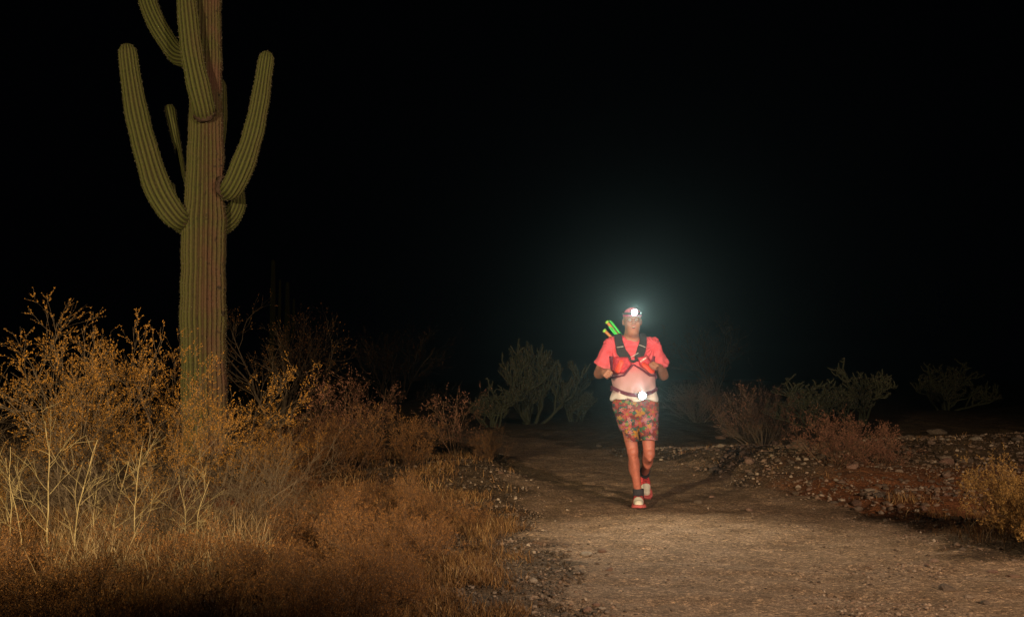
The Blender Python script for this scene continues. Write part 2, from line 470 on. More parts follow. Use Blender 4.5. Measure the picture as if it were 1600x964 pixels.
def tubes(Ps, Rs, k=3):
    """list of (N,S,3) arrays -> verts, faces"""
    VV = []; FF = []; off = 0
    for P, R in zip(Ps, Rs):
        N, S, _ = P.shape
        T = np.gradient(P, axis=1); T /= np.maximum(np.linalg.norm(T, axis=2)[..., None], 1e-9)
        ref = np.where(np.abs(T[:, :1, 2:3]) < .8, [[[0, 0, 1.0]]], [[[1.0, 0.1, 0]]])
        U = np.cross(T, ref); U /= np.maximum(np.linalg.norm(U, axis=2)[..., None], 1e-9); W = np.cross(T, U)
        th = np.arange(k) * 2 * PI / k
        V = P[:, :, None, :] + R[:, :, None, None] * (np.cos(th)[:, None] * U[:, :, None, :] + np.sin(th)[:, None] * W[:, :, None, :])
        b = (np.arange(N)[:, None, None] * S + np.arange(S - 1)[None, :, None]) * k
        j = np.arange(k)[None, None, :]; jn = (j + 1) % k
        F = np.stack([b + j, b + jn, b + k + jn, b + k + j], -1).reshape(-1, 4) + off
        VV.append(V.reshape(-1, 3)); FF.append(F); off += N * S * k
    return np.concatenate(VV), np.concatenate(FF)
def taper(N, S, r0, r1):
    return np.asarray(r0).reshape(-1, 1) * np.ones((N, 1)) * np.linspace(1, r1, S)[None, :]
def leaves(rng, pts, dirs, l, wd, up=.3):
    N = len(pts)
    a = rng.normal(0, 1, (N, 3)); a[:, 2] += up; a += dirs * .6; a /= np.linalg.norm(a, axis=1)[:, None]
    b = np.cross(a, rng.normal(0, 1, (N, 3))); b /= np.linalg.norm(b, axis=1)[:, None]
    L_ = (l * rng.uniform(.6, 1.3, N))[:, None]; W_ = L_ * wd
    V = np.stack([pts, pts + a * L_ * .5 + b * W_, pts + a * L_, pts + a * L_ * .5 - b * W_], 1).reshape(-1, 3)
    return V, np.arange(N * 4).reshape(-1, 4)
def along(rng, P, n, t0=0.2):
    N, S, _ = P.shape
    t = rng.uniform(t0, 1, (N, n)) * (S - 1); i = np.minimum(t.astype(int), S - 2); f = (t - i)[..., None]
    rows = np.arange(N)[:, None]; A = P[rows, i]; B = P[rows, i + 1]; d = B - A
    d = d / np.maximum(np.linalg.norm(d, axis=2)[..., None], 1e-9)
    return (A * (1 - f) + B * f).reshape(-1, 3), d.reshape(-1, 3)
def cone_dirs(rng, n, a0, a1):
    az = rng.uniform(0, 2 * PI, n); el = rng.uniform(a0, a1, n)
    return np.stack([np.sin(el) * np.cos(az), np.sin(el) * np.sin(az), np.cos(el)], 1)
def bush(name, seed, mains=10, h=1.0, spread=.8, r0=.012, n2=7, l2=.5, n3=7, l3=.22, n4=0, l4=.1, nleaf=8, leaf=.012, lw=.3,
         twig='twig_brown', leafm='leaf_orange', base=.1, wig=.14, lift=.02, ang=.7, part='foliage', t0=.25, leaft=.2, bare=0.0):
    rng = np.random.default_rng(seed)
    D = cone_dirs(rng, mains, .05, spread)
    P0 = D * np.array([base, base, 0]) * rng.uniform(.3, 1, (mains, 1)); P0[:, 2] = -.08
    L = h * rng.uniform(.7, 1.12, mains)
    P1 = strands(rng, P0, D, L, 8, wig, lift); R1 = taper(mains, 9, r0 * rng.uniform(.6, 1.1, mains), .3)
    p, d, r = children_of(rng, P1, R1, n2, t0, 1, ang)
    P2 = strands(rng, p, d, h * l2 * rng.uniform(.5, 1.1, len(p)), 5, wig * 1.2, lift * 1.5); R2 = taper(len(p), 6, np.clip(r * .6, .0012, 1), .4)
    p, d, r = children_of(rng, P2, R2, n3, .2, 1, ang)
    P3 = strands(rng, p, d, h * l3 * rng.uniform(.5, 1.2, len(p)), 3, wig * 1.3, lift * 2); R3 = taper(len(p), 4, np.clip(r * .6, .0010, 1), .5)
    Ps, Rs = [P1, P2, P3], [R1, R2, R3]; last = P3
    if n4:
        p, d, r = children_of(rng, P3, R3, n4, .2, 1, ang)
        P4 = strands(rng, p, d, h * l4 * rng.uniform(.5, 1.2, len(p)), 2, wig, lift * 2); R4 = taper(len(p), 3, np.clip(r * .7, .0008, .002), .6)
        Ps.append(P4); Rs.append(R4); last = P4
    V, F = tubes(Ps, Rs)
    root = empty(name)
    link('branches', mesh_np('branches', V, F), M[twig], root)
    if nleaf:
        if bare: last = last[rng.random(len(last)) > bare]
        lp, ld = along(rng, last, nleaf, leaft)
        V, F = leaves(rng, lp, ld, leaf, lw)
        link(part, mesh_np(part, V, F), M[leafm], root)
    return root
placed_protos = set()
def place(proto, x, y, s=1.0, rz=0.0, label=None, cat=None, group=None, sz=None, dz=0.0, tilt=0.0):
    o = proto if proto.name not in placed_protos else copy_tree(proto)
    placed_protos.add(proto.name)
    o.location = (x, y, gz(x, y) + dz); o.rotation_euler = (tilt, tilt * .6, rz)
    o.scale = (s, s, sz if sz else s)
    tag(o, label, cat, group)
    return o
def gp(px, py, Y):
    """ground x for a column of the photo at depth Y"""
    return at(px, 600, Y).x

# creosote bushes behind the foreground thicket, lit golden
G1 = 'creosote bushes at the left'
cre = [bush('creosote_bush', s, mains=m, h=hh, spread=spd, r0=.011, n2=7, l2=.42, n3=8, l3=.17, n4=4, l4=.06, nleaf=11, leaf=.0105, lw=.33,
            twig='twig_grey', leafm='leaf_orange', base=.16, wig=.16, lift=.035, ang=.6, t0=.35, part='leaves')
       for s, m, hh, spd in ((21, 7, 1.5, .62), (22, 8, 1.38, .8), (23, 7, 1.6, .55))]
for (k, px, Y, s, rz, lab) in (
        (0, 140, 7.0, .86, .4, 'creosote bush at the far left with a lone leafy sprig standing above it'),
        (1, 212, 7.4, .90, 2.2, 'widest creosote bush, with orange sprigs just left of the saguaro trunk'),
        (2, 322, 7.9, .76, 1.1, 'creosote bush whose orange sprig crosses the saguaro trunk'),
        (1, 20, 7.0, .42, 4.0, 'creosote bush cut by the left edge of the photo'),
        (0, 405, 8.2, .50, 2.9, 'low creosote bush right of the saguaro foot with orange tips'),
        (2, 262, 6.6, .52, 3.9, 'short creosote bush amid tan stalks before the saguaro')):
    place(cre[k], gp(px, 0, Y), Y, s, rz, lab, 'bush', G1)
# bare grey shrubs
dead = [bush('dead_shrub', s, mains=10, h=.95, spread=1.15, r0=.006, n2=7, l2=.5, n3=6, l3=.28, n4=2, l4=.1, nleaf=0, twig='twig_grey', wig=.2, lift=-.01, ang=.55, t0=.2) for s in (31, 32)]
for (k, px, Y, s, rz, lab) in (
        (0, 330, 6.3, .8, .3, 'tangled leafless grey shrub in front of the saguaro foot'),
        (1, 405, 6.7, .72, 1.9, 'leafless grey shrub arching over the bare red soil'),
        (0, 130, 6.1, .7, 2.6, 'leafless grey shrub among the bleached stalks'),
        (1, 12, 6.6, .9, .9, 'leafless grey shrub with a long bare branch at the left edge'),
        (1, 235, 6.0, .62, 4.4, 'leafless grey shrub between the stalks and the brown thicket')):
    place(dead[k], gp(px, 0, Y), Y, s, rz, lab, 'shrub', 'leafless grey shrubs at the left')
# bleached stalks
def stalk(seed, h):
    rng = np.random.default_rng(seed)
    P = strands(rng, np.array([[0, 0, -.08]]), np.array([[.03, 0, 1.0]]), h, 12, .11, .10); R = taper(1, 13, [.0068], .35)
    p, d, r = children_of(rng, P, R, 9, .3, .95, .75)
    P2 = strands(rng, p, d, h * rng.uniform(.15, .4, len(p)), 6, .10, .04); R2 = taper(len(p), 7, np.clip(r * .55, .0015, 1), .4)
    p, d, r = children_of(rng, P2, R2, 3, .3, 1, .6)
    P3 = strands(rng, p, d, h * .13 * np.ones(len(p)), 3, .1, .02); R3 = taper(len(p), 4, np.clip(r * .7, .0015, 1), .5)
    root = empty('dry_stalk')
    V, F = tubes([P], [R], 5); link('stem', mesh_np('stem', V, F, True), M['twig_pale'], root)
    V, F = tubes([P2, P3], [R2, R3], 4); link('side_twigs', mesh_np('side_twigs', V, F, True), M['twig_pale'], root)
    return root
stk = [stalk(s, 1.0) for s in (41, 42, 43, 44)]
for (k, px, Y, s, lab) in (
        (0, 37, 5.6, .78, 'thin bleached stalk nearest the left edge'), (1, 81, 5.55, .98, 'tallest bleached stalk, forked, below the lone sprig'),
        (2, 121, 5.45, .86, 'bleached stalk leaning slightly right beside the tallest one'), (3, 143, 5.5, .55, 'short pale stalk just right of the leaning one'),
        (0, 190, 5.8, .72, 'slim pale stalk in the middle of the left bushes'), (1, 230, 5.75, .8, 'straight tan stalk left of the saguaro trunk'),
        (2, 292, 5.9, .62, 'thin reddish stalk in front of the saguaro foot'), (3, 318, 5.8, .6, 'rightmost thin stalk, in the grey tangle below the saguaro'),
        (1, 2, 5.7, .8, 'pale stalk cut by the left edge of the photo')):
    place(stk[k], gp(px, 0, Y), Y, s, k * 1.3 + px * .1, lab, 'stalk', 'bleached stalks at the left')
# brown low thicket
RED = (*gnd(412, 778), .45, .38)
low = [bush('brown_shrub', s, mains=16, h=.42, spread=1.1, r0=.006, n2=8, l2=.5, n3=7, l3=.3, n4=2, l4=.12, nleaf=7, leaf=.011, lw=.2,
            twig='twig_brown', leafm='leaf_brown', base=.1, wig=.2, lift=.05, ang=.6, t0=.15) for s in (51, 52, 53, 54)]
rng = np.random.default_rng(77)
lowpos = []
for row, (Y, px0, px1, step) in enumerate(((3.6, -60, 560, 105), (4.1, -40, 640, 92), (4.7, -30, 680, 84), (5.3, -10, 660, 70), (6.0, 420, 680, 54), (6.8, 430, 720, 50), (7.8, 440, 760, 50), (8.8, 470, 700, 60))):
    for px in np.arange(px0, px1, step): lowpos.append((px + rng.uniform(-25, 25), Y + rng.uniform(-.25, .25)))
for n, (px, Y) in enumerate(lowpos):
    x = gp(px, 0, Y)
    if gauss(x, Y, RED[0], RED[1], .7, .6) > .3: continue
    if px < 300 and Y < 5.0: lab, g = 'low brown shrub in the shaded thicket at the bottom left corner', 'shrubs of the bottom left thicket'
    elif px < 420: lab, g = 'low brown shrub under the bleached stalks', 'shrubs under the bleached stalks'
    elif Y < 5.0: lab, g = 'low brown shrub at the bottom of the photo, left of the dark gravel shoulder', 'shrubs at the bottom middle'
    elif px < 520: lab, g = 'low fluffy brown shrub next to the bare red soil', 'shrubs around the bare red soil'
    elif Y < 6.4: lab, g = 'low fluffy brown shrub in the middle of the dry grass', 'shrubs in the middle of the dry grass'
    elif px > 630: lab, g = 'low fluffy brown shrub where the dry grass meets the road bend', 'shrubs by the road bend'
    else: lab, g = 'low fluffy brown shrub at the back of the dry grass', 'shrubs at the back of the dry grass'
    sc = rng.uniform(.6, 1.0) * (.78 if px < 400 else .7)
    place(low[n % 4], x, Y, sc, rng.uniform(0, 6), lab, 'shrub', g, sz=sc * rng.uniform(.8, 1.25))
# mid-distance shrubs
mid = [bush('red_brown_shrub', s, mains=18, h=.8, spread=1.05, r0=.009, n2=8, l2=.42, n3=7, l3=.2, n4=3, l4=.08, nleaf=5, leaf=.016, lw=.3,
            twig='twig_brown', leafm='leaf_red', base=.12, wig=.14, lift=.03, ang=.5, t0=.25) for s in (61, 62)]
midb = [bush('brown_field_shrub', s, mains=16, h=.8, spread=1.0, r0=.008, n2=8, l2=.42, n3=7, l3=.2, n4=3, l4=.08, nleaf=6, leaf=.011, lw=.3,
            twig='twig_brown', leafm='leaf_brown', base=.12, wig=.15, lift=.03, ang=.55, t0=.25) for s in (66, 67)]
tan = bush('tan_shrub', 63, mains=26, h=1.0, spread=1.15, r0=.009, n2=8, l2=.4, n3=7, l3=.2, n4=2, l4=.08, nleaf=2, leaf=.02, lw=.25,
           twig='twig_grey', leafm='leaf_red', base=.15, wig=.1, lift=.03, ang=.4, t0=.3)
open_ = bush('open_red_shrub', 64, mains=7, h=1.0, spread=.7, r0=.01, n2=5, l2=.5, n3=5, l3=.25, n4=3, l4=.1, nleaf=5, leaf=.016, lw=.35,
             twig='twig_brown', leafm='leaf_red', base=.1, wig=.2, lift=.03, ang=.7, t0=.35)
GM = 'shrubs beyond the road'
for (pr, px, Y, s, rz, lab) in (
        (tan, 1190, 15.6, .82, .3, 'tan ball-shaped twiggy shrub on the gravel bank right of the runner'),
        (mid[0], 1298, 11.0, .64, .8, 'reddish shrub at the roadside in front of the dim chollas'),
        (mid[1], 1368, 11.6, .52, 2.0, 'dim brown shrub touching the right side of the reddish one'),
        (midb[1], 480, 10.6, .72, 3.0, 'dark brown shrub beyond the bare red soil'),
        (midb[0], 545, 11.4, .8, 4.0, 'dark brown shrub in the gap between the saguaro and the road'),
        (midb[1], 640, 11.8, .72, 5.0, 'brown shrub in the middle of the photo left of the road'),
        (midb[0], 430, 10.2, .66, 1.2, 'dark shrub right behind the low creosote'),
        (open_, 500, 13.5, 1.0, .4, 'open branched red-brown shrub behind the dark brown shrubs'),
        (open_, 585, 15.5, 1.05, 2.4, 'sparse reddish shrub standing dim beyond the brown ones'),
        (open_, 712, 13.8, .85, 4.4, 'sparse orange-tipped shrub left of the pale chollas'),
        (midb[1], 765, 13.0, .5, 1.4, 'small brown shrub in front of the chollas left of the runner'),
        (tan, 1090, 25.0, .9, 2.2, 'faint twiggy shrub just right of the runner')):
    place(pr, gp(px, 0, Y), Y, s, rz, lab, 'shrub', GM)
# golden bush on the right edge
gold = bush('golden_bush', 71, mains=24, h=.78, spread=1.0, r0=.008, n2=9, l2=.42, n3=8, l3=.24, n4=3, l4=.09, nleaf=14, leaf=.017, lw=.13,
            twig='twig_brown', leafm='leaf_gold', base=.14, wig=.13, lift=.05, ang=.5, t0=.15)
place(gold, gp(1604, 0, 6.75), 6.75, .56, .5, 'golden brown leafy bush cut by the right edge of the photo', 'bush')
place(gold, gp(1650, 0, 6.3), 6.3, .5, 2.5, 'lower part of the golden thicket beside the bush on the right edge', 'bush')

# ---------------------------------------------------------------- chollas, far tree, far saguaros
def cholla(name, seed, h, mains=5, matn='cholla', seg=6, r=.022, upz=.12, up=.13):
    rng = np.random.default_rng(seed)
    D = cone_dirs(rng, mains, .1, 1.05); P0 = D * [.18, .18, 0]; P0[:, 2] = -.05
    P1 = strands(rng, P0, D, h * rng.uniform(.35, .6, mains), seg, .22, .05); R1 = taper(mains, seg + 1, np.full(mains, r * 1.5), .8)
    Ps = [P1]; Rs = [R1]; P, R = P1, R1
    for lv, (n, l, a) in enumerate(((5, .30, .95), (4, .19, 1.0), (2, .13, .9))):
        p, d, rr = children_of(rng, P, R, n, .35, 1, a)
        d[:, 2] = np.abs(d[:, 2]) * .6 + upz
        P = strands(rng, p, d, h * l * rng.uniform(.45, 1.25, len(p)), 4, .24, up); R = taper(len(p), 5, np.full(len(p), r * (1.0 - .1 * lv)), .9)
        R[:, -1] *= .5
        Ps.append(P); Rs.append(R)
    V, F = tubes(Ps[:1], Rs[:1], 7)
    root = empty(name)
    link('main_stems', mesh_np('main_stems', V, F, True), M[matn], root)
    V, F = tubes(Ps[1:], Rs[1:], 7); link('joints', mesh_np('joints', V, F, True), M[matn], root)
    sv = []
    for Pq, Rq in zip(Ps, Rs):
        lp, ld = along(rng, Pq, 22, 0.0)
        sd = rng.normal(0, 1, lp.shape); sd -= ld * (sd * ld).sum(1)[:, None]; sd /= np.linalg.norm(sd, axis=1)[:, None]
        sv.append((lp + sd * r * .8, sd))
    lp = np.concatenate([a for a, b in sv]); ld = np.concatenate([b for a, b in sv])
    V, F = leaves(rng, lp, ld * 4, .03, .06, 0)
    o = link('spines', mesh_np('spines', V, F), M['spine'], root); o['kind'] = 'stuff'
    return root
ch = [cholla('cholla', 84, 1.5, 8, 'cholla_dark', upz=.55, up=.22, r=.018), cholla('cholla', 82, 1.5, 7, 'cholla_dark', r=.019), cholla('cholla', 83, 1.5, 8, 'cholla_dark', r=.019)]
GC = 'chollas in the dark beyond the road'
for (pr, px, Y, s, rz, lab) in (
        (ch[0], 826, 25, 1.62, .2, 'greenish branching cholla left of the runner, tallest of its row'),
        (ch[1], 893, 26.0, 1.0, 1.4, 'fainter cholla between the tall one and the runner'),
        (ch[1], 775, 23.0, .85, 3.0, 'low dim cholla at the left end of the row'),
        (ch[2], 1270, 22.0, 1.0, 2.0, 'cholla with upright arms just behind the tan shrub'),
        (ch[1], 1345, 23.5, 1.15, 4.0, 'cholla with curled arms behind the reddish shrub'),
        (ch[2], 1475, 36.0, 1.6, 5.2, 'widest and dimmest cholla, near the right side')):
    place(pr, gp(px, 0, Y), Y, s, rz, lab, 'cactus', GC)
far_tree = bush('ironwood_tree', 91, mains=9, h=2.3, spread=1.0, r0=.05, n2=8, l2=.5, n3=6, l3=.25, n4=3, l4=.1, nleaf=3, leaf=.03, lw=.3,
                twig='twig_grey', leafm='leaf_brown', base=.3, wig=.18, lift=.03, ang=.6, t0=.25)
place(far_tree, gp(425, 0, 24), 24, 1.05, .3, 'dim bare-branched desert tree in the dark right of the saguaro', 'tree')
place(far_tree, gp(1120, 0, 52), 52, 1.5, 2.3, 'barely visible desert tree in the dark right of the runner', 'tree')
place(far_tree, gp(620, 0, 48), 48, 1.3, 4.3, 'barely visible desert tree in the dark in mid-picture', 'tree')
def far_saguaro(px, top, Y, label):
    x = gp(px, 0, Y); z0 = gz(x, Y); H = at(px, top, Y).z - z0
    r = empty('saguaro', (x, Y, z0)); tag(r, label, 'cactus', 'saguaros far off in the dark')
    ribbed([(0, 0, -.2), (0, 0, H * .3), (.02, 0, H * .6), (0, 0, H)], [.24, .27, .25, .16], 16, 40, int(px), r, 'trunk', age=.3, spines=False)
    ribbed([(.15, 0, H * .45), (.5, 0, H * .48), (.62, 0, H * .6), (.62, 0, H * .85)], [.1, .13, .14, .1], 12, 24, int(px) + 1, r, 'arm', spines=False)
far_saguaro(424, 405, 90, 'slender far saguaro, taller of the two right of the lit trunk')
far_saguaro(447, 440, 96, 'slender far saguaro, shorter of the two right of the lit trunk')

# ---------------------------------------------------------------- dry grass
def grass(name, seed, n, px0, px1, Y0, Y1, h, label, mat='grass', spread=.75):
    rng = np.random.default_rng(seed)
    Y = np.sqrt(rng.uniform(Y0 ** 2, Y1 ** 2, n)); px = rng.uniform(px0, px1, n)
    X = (px - 800) / 1600 * Y
    clump = fbm(X * 2.5, Y * 2.5, seed)
    edge_px = px + (fbm(X * 2, Y * 2, 71) - .47) * 420 + rng.normal(0, 35, n)
    ok = (road_mask(X, Y) < -.05 - rng.random(n) * .3) & (clump > .36 + .2 * rng.random(n))
    # bare red patch
    ok &= gauss(X, Y, *RED) < .5
    ok &= (edge_px < px1 - 40) & (edge_px > px0 - 200)
    X, Y, clump = X[ok], Y[ok], clump[ok]; n = len(X)
    Z = height(X, Y); B = np.stack([X, Y, Z - .01], 1)
    D = cone_dirs(rng, n, .03, spread); Lb = h * rng.uniform(.4, 1.2, n) * (.5 + clump)
    wv = rng.normal(0, 1, (n, 3)); wv[:, 2] = 0; wv /= np.linalg.norm(wv, axis=1)[:, None]
    wd = .0019 * np.maximum(1, Y / 6)[:, None]
    m1 = B + D * (Lb * .55)[:, None]; D2 = D + rng.normal(0, .55, D.shape); D2 /= np.linalg.norm(D2, axis=1)[:, None]
    tip = m1 + D2 * (Lb * .45)[:, None]
    V = np.stack([B - wv * wd, B + wv * wd, m1 + wv * wd * .8, m1 - wv * wd * .8, tip + wv * wd * .3, tip - wv * wd * .3], 1).reshape(-1, 3)
    k = np.arange(n)[:, None] * 6
    F = np.concatenate([k + [0, 1, 2, 3], k + [3, 2, 4, 5]])
    tag(link(name, mesh_np(name, V, F), M[mat]), label, 'grass', kind='stuff')
RED = (*gnd(412, 778), .45, .38)
grass('dry_grass', 101, 130000, 360, 830, 4.2, 9.5, .085, 'fluffy brown dry grass left of the road', 'grass', 1.15)
grass('dry_grass', 102, 60000, -40, 460, 3.4, 7.5, .19, 'tangled dry grass and weeds under the bushes at the left')
grass('dry_grass', 103, 16000, 380, 860, 9.5, 15, .1, 'dim dry grass beyond the brown shrubs', 'grass', 1.1)
grass('dry_grass', 104, 9000, 1380, 1680, 5.6, 9, .12, 'sparse dry grass around the golden bush')
grass('tan_weeds', 106, 6500, 90, 430, 4.9, 6.3, .27, 'upright tan weeds between the stalks and the shaded thicket', 'grass_gold', .45)
grass('dry_grass', 105, 1500, 1050, 1600, 9, 16, .06, 'sparse tufts between the stones right of the road')

# ---------------------------------------------------------------- stones
def stone_mat():
    t = NT('stone'); o = t.obj()
    r = t.node('ShaderNodeObjectInfo').outputs['Random']
    c = t.ramp(r, [(0, (.13, .10, .075)), (.35, (.20, .135, .085)), (.6, (.27, .15, .10)), (.85, (.32, .23, .155)), (1, (.42, .34, .25))])
    n = t.noise(3, 5, o); c = t.mix(t.math('MULTIPLY', n, .7), c, t.ramp(n, [(.3, (.5, .45, .4)), (.7, (1.3, 1.25, 1.2))]), 'MULTIPLY')
    t.color(c); t.bump(t.noise(7, 5, o), .6, .15); t.b.inputs['Roughness'].default_value = .9
    return t.m
M['stone'] = stone_mat()
def gravel_mat():
    t = NT('gravel'); i = t.island()
    t.color(t.ramp(i, [(0, (.06, .04, .025)), (.4, (.14, .09, .055)), (.75, (.23, .145, .09)), (1, (.38, .29, .20))]))
    t.b.inputs['Roughness'].default_value = .9
    return t.m
M['gravel'] = gravel_mat()
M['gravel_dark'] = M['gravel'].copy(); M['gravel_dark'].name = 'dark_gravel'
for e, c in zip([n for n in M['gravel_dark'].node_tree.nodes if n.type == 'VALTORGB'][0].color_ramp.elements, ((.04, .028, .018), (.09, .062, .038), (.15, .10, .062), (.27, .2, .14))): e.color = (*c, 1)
import bmesh
def stone_mesh(seed, sub=2):
    rng = np.random.default_rng(seed)
    bm = bmesh.new(); bmesh.ops.create_icosphere(bm, subdivisions=sub, radius=1)
    V = np.array([v.co[:] for v in bm.verts])
    for _ in range(7):
        n = rng.normal(0, 1, 3); n /= np.linalg.norm(n); d = rng.uniform(.5, .9)
        s = V @ n; V -= np.clip(s - d, 0, 1)[:, None] * n * .85
    V *= [1, rng.uniform(.6, .95), rng.uniform(.4, .75)]
    V += rng.normal(0, .025, V.shape)
    for v, c in zip(bm.verts, V): v.co = c
    me = bpy.data.meshes.new('rock'); bm.to_mesh(me); bm.free(); me.materials.append(M['stone'])
    return me
SM = [stone_mesh(s) for s in range(200, 208)]
def rock(x, y, r, label, group, k, rz=0.0, sink=.25):
    o = bpy.data.objects.new('rock', SM[k % len(SM)]); COL.objects.link(o)
    o.location = (x, y, gz(x, y) + r * (.5 - sink)); o.scale = (r, r, r)
    o.rotation_euler = (0, 0, rz); tag(o, label, 'rock', group); return o
rng = np.random.default_rng(55)
for i, (px, py, wpx, lab) in enumerate((
        (1352, 771, 17, 'rounded pinkish stone at the right roadside, left one of a close pair'),
        (1370, 768, 14, 'pale angular stone, right one of a close pair at the right roadside'),
        (1443, 796, 14, 'pale block-shaped stone on the red soil toward the right'),
        (1388, 789, 11, 'small pale stone below the close pair at the right roadside'),
        (1333, 744, 16, 'pink stone on the slope under the reddish shrub'),
        (1243, 771, 12, 'flat tan stone at the edge of the road below the gravel bank'),
        (1252, 733, 30, 'large cracked boulder half buried at the foot of the gravel bank'),
        (1126, 684, 14, 'rounded boulder at the left end of the gravel bank'),
        (917, 866, 17, 'flat yellowish stone at the left edge of the road'),
        (882, 853, 10, 'small pinkish stone left of the flat yellowish one'),
        (1090, 785, 13, 'flat reddish stone on the road right of the runner'),
        (1112, 776, 9, 'pale chip of stone behind the flat reddish one on the road'),
        (1171, 797, 11, 'thin flat pale stone lying alone on the road'),
        (1551, 893, 14, 'pale stone on the gravel below the golden bush'),
        (1505, 859, 11, 'grey stone in the shade left of the golden bush'),
        (1465, 681, 24, 'dim boulder on the crest of the rise at the right'),
        (1420, 684, 14, 'dim boulder left of the one on the crest'),
        (1476, 700, 16, 'pinkish boulder below the crest of the rise'))):
    x, y = gnd(px, py, .0)
    for _ in range(4): x, y = gnd(px, py + 2, gz(x, y))
    rock(x, y, wpx / 2 / 1600 * y * 1.35, lab, None, i, rng.uniform(0, 6))
zones = (
    # px0, py0, px1, py1, count, size m, label, group
    (1060, 700, 1240, 748, 70, .036, 'tan stone packed in the gravel bank right of the runner', 'stones of the gravel bank'),
    (1240, 735, 1500, 800, 70, .034, 'tan stone on the slope between the road and the reddish shrub', 'stones on the right slope'),
    (1390, 682, 1600, 735, 60, .055, 'dim stone on the rocky rise at the far right', 'stones on the rocky rise'),
    (1440, 860, 1600, 950, 22, .022, 'small stone on the gravel below the golden bush', 'stones below the golden bush'),
    (830, 840, 960, 950, 26, .022, 'small tan stone on the left edge of the near road', 'stones on the left road edge'),
    (700, 680, 960, 745, 24, .04, 'dim stone on the far side of the road left of the runner', 'stones beyond the road bend'))
for zi, (a, b, c, d, n, s, lab, g) in enumerate(zones):
    for i in range(n):
        px = rng.uniform(a, c); py = rng.uniform(b, d)
        x, y = gnd(px, py, .05)
        if zi in (0, 1, 5) and road_mask(np.array([x]), np.array([y]))[0] > .12: continue
        third = 0 if px < a + (c - a) / 3 else 1 if px < a + 2 * (c - a) / 3 else 2
        if zi == 0: lab, g = (('tan stone at the runner\'s end of the gravel bank', 'tan stone in the gravel bank below the tan shrub', 'tan stone in the gravel bank near the half-buried boulder')[third], None)
        if zi == 1: lab, g = (('tan stone on the slope just below the reddish shrub', 'tan stone on the red slope right of the reddish shrub', 'tan stone on the red slope left of the golden bush')[third], None)
        if zi == 2: lab, g = (('dim stone at the left end of the rocky rise', 'dim stone in the middle of the rocky rise', 'dim stone on the rocky rise above the golden bush')[third], None)
        if zi < 3: g = lab.replace('stone', 'stones', 1)
        rock(x, y, s * rng.lognormal(0, .4), lab, g, i + zi, rng.uniform(0, 6), rng.uniform(.15, .4))
def gravel(name, seed, n, px0, px1, Y0, Y1, s0, s1, label, cond, mat='gravel'):
    rng = np.random.default_rng(seed)
    Y = np.sqrt(rng.uniform(Y0 ** 2, Y1 ** 2, n)); X = (rng.uniform(px0, px1, n) - 800) / 1600 * Y
    rm = road_mask(X, Y); ok = cond(X, Y, rm, rng); X, Y = X[ok], Y[ok]; n = len(X)
    bm = bmesh.new(); bmesh.ops.create_icosphere(bm, subdivisions=1, radius=1)
    B = np.array([v.co[:] for v in bm.verts]); T = np.array([[v.index for v in f.verts] for f in bm.faces]); bm.free()
    S = s0 * (s1 / s0) ** (rng.random(n) ** 3)
    V = B[None] * (1 + rng.normal(0, .16, (n, len(B), 1))) * (S[:, None] * np.stack([np.ones(n), rng.uniform(.6, 1, n), rng.uniform(.4, .8, n)], 1))[:, None, :]
    a = rng.uniform(0, 6.28, n); ca, sa = np.cos(a)[:, None], np.sin(a)[:, None]
    V = np.stack([V[..., 0] * ca - V[..., 1] * sa, V[..., 0] * sa + V[..., 1] * ca, V[..., 2]], -1)
    V += np.stack([X, Y, height(X, Y) + S * .2 + .004], 1)[:, None, :]
    F = T[None] + (np.arange(n) * len(B))[:, None, None]
    tag(link(name, mesh_np(name, V.reshape(-1, 3), F.reshape(-1, 3)), M[mat]), label, 'gravel', kind='stuff')
gravel('gravel', 301, 9000, 780, 1700, 4.2, 9, .003, .012, 'fine gravel scattered over the near road', lambda X, Y, r, g: (r > -.2) & (fbm(X * 1.5, Y * 1.5, 21) + .25 * g.random(len(X)) > .56))
gravel('gravel', 302, 9000, 700, 1700, 4.2, 13, .004, .02, 'loose gravel along both edges of the road', lambda X, Y, r, g: np.abs(r) < .15 + .3 * g.random(len(X)))
gravel('gravel', 303, 19000, 1020, 1700, 7.5, 16, .004, .034, 'gravel covering the banks and slopes right of the road', lambda X, Y, r, g: (r < .05) & (fbm(X * 1.2, Y * 1.2, 33) + .35 * g.random(len(X)) > .54))
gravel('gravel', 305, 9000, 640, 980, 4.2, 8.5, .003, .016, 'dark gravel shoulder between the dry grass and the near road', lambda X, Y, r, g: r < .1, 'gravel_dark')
gravel('gravel', 306, 5000, 1230, 1480, 4.6, 6.3, .003, .014, 'dark grit strewn in a streak across the near road', lambda X, Y, r, g: (fbm(X * 3, Y * 3, 44) + .2 * g.random(len(X)) > .6))
gravel('gravel', 304, 3500, 560, 1000, 8.5, 16, .006, .025, 'gravel on the ground left of the road bend', lambda X, Y, r, g: r < .05, 'gravel_dark')

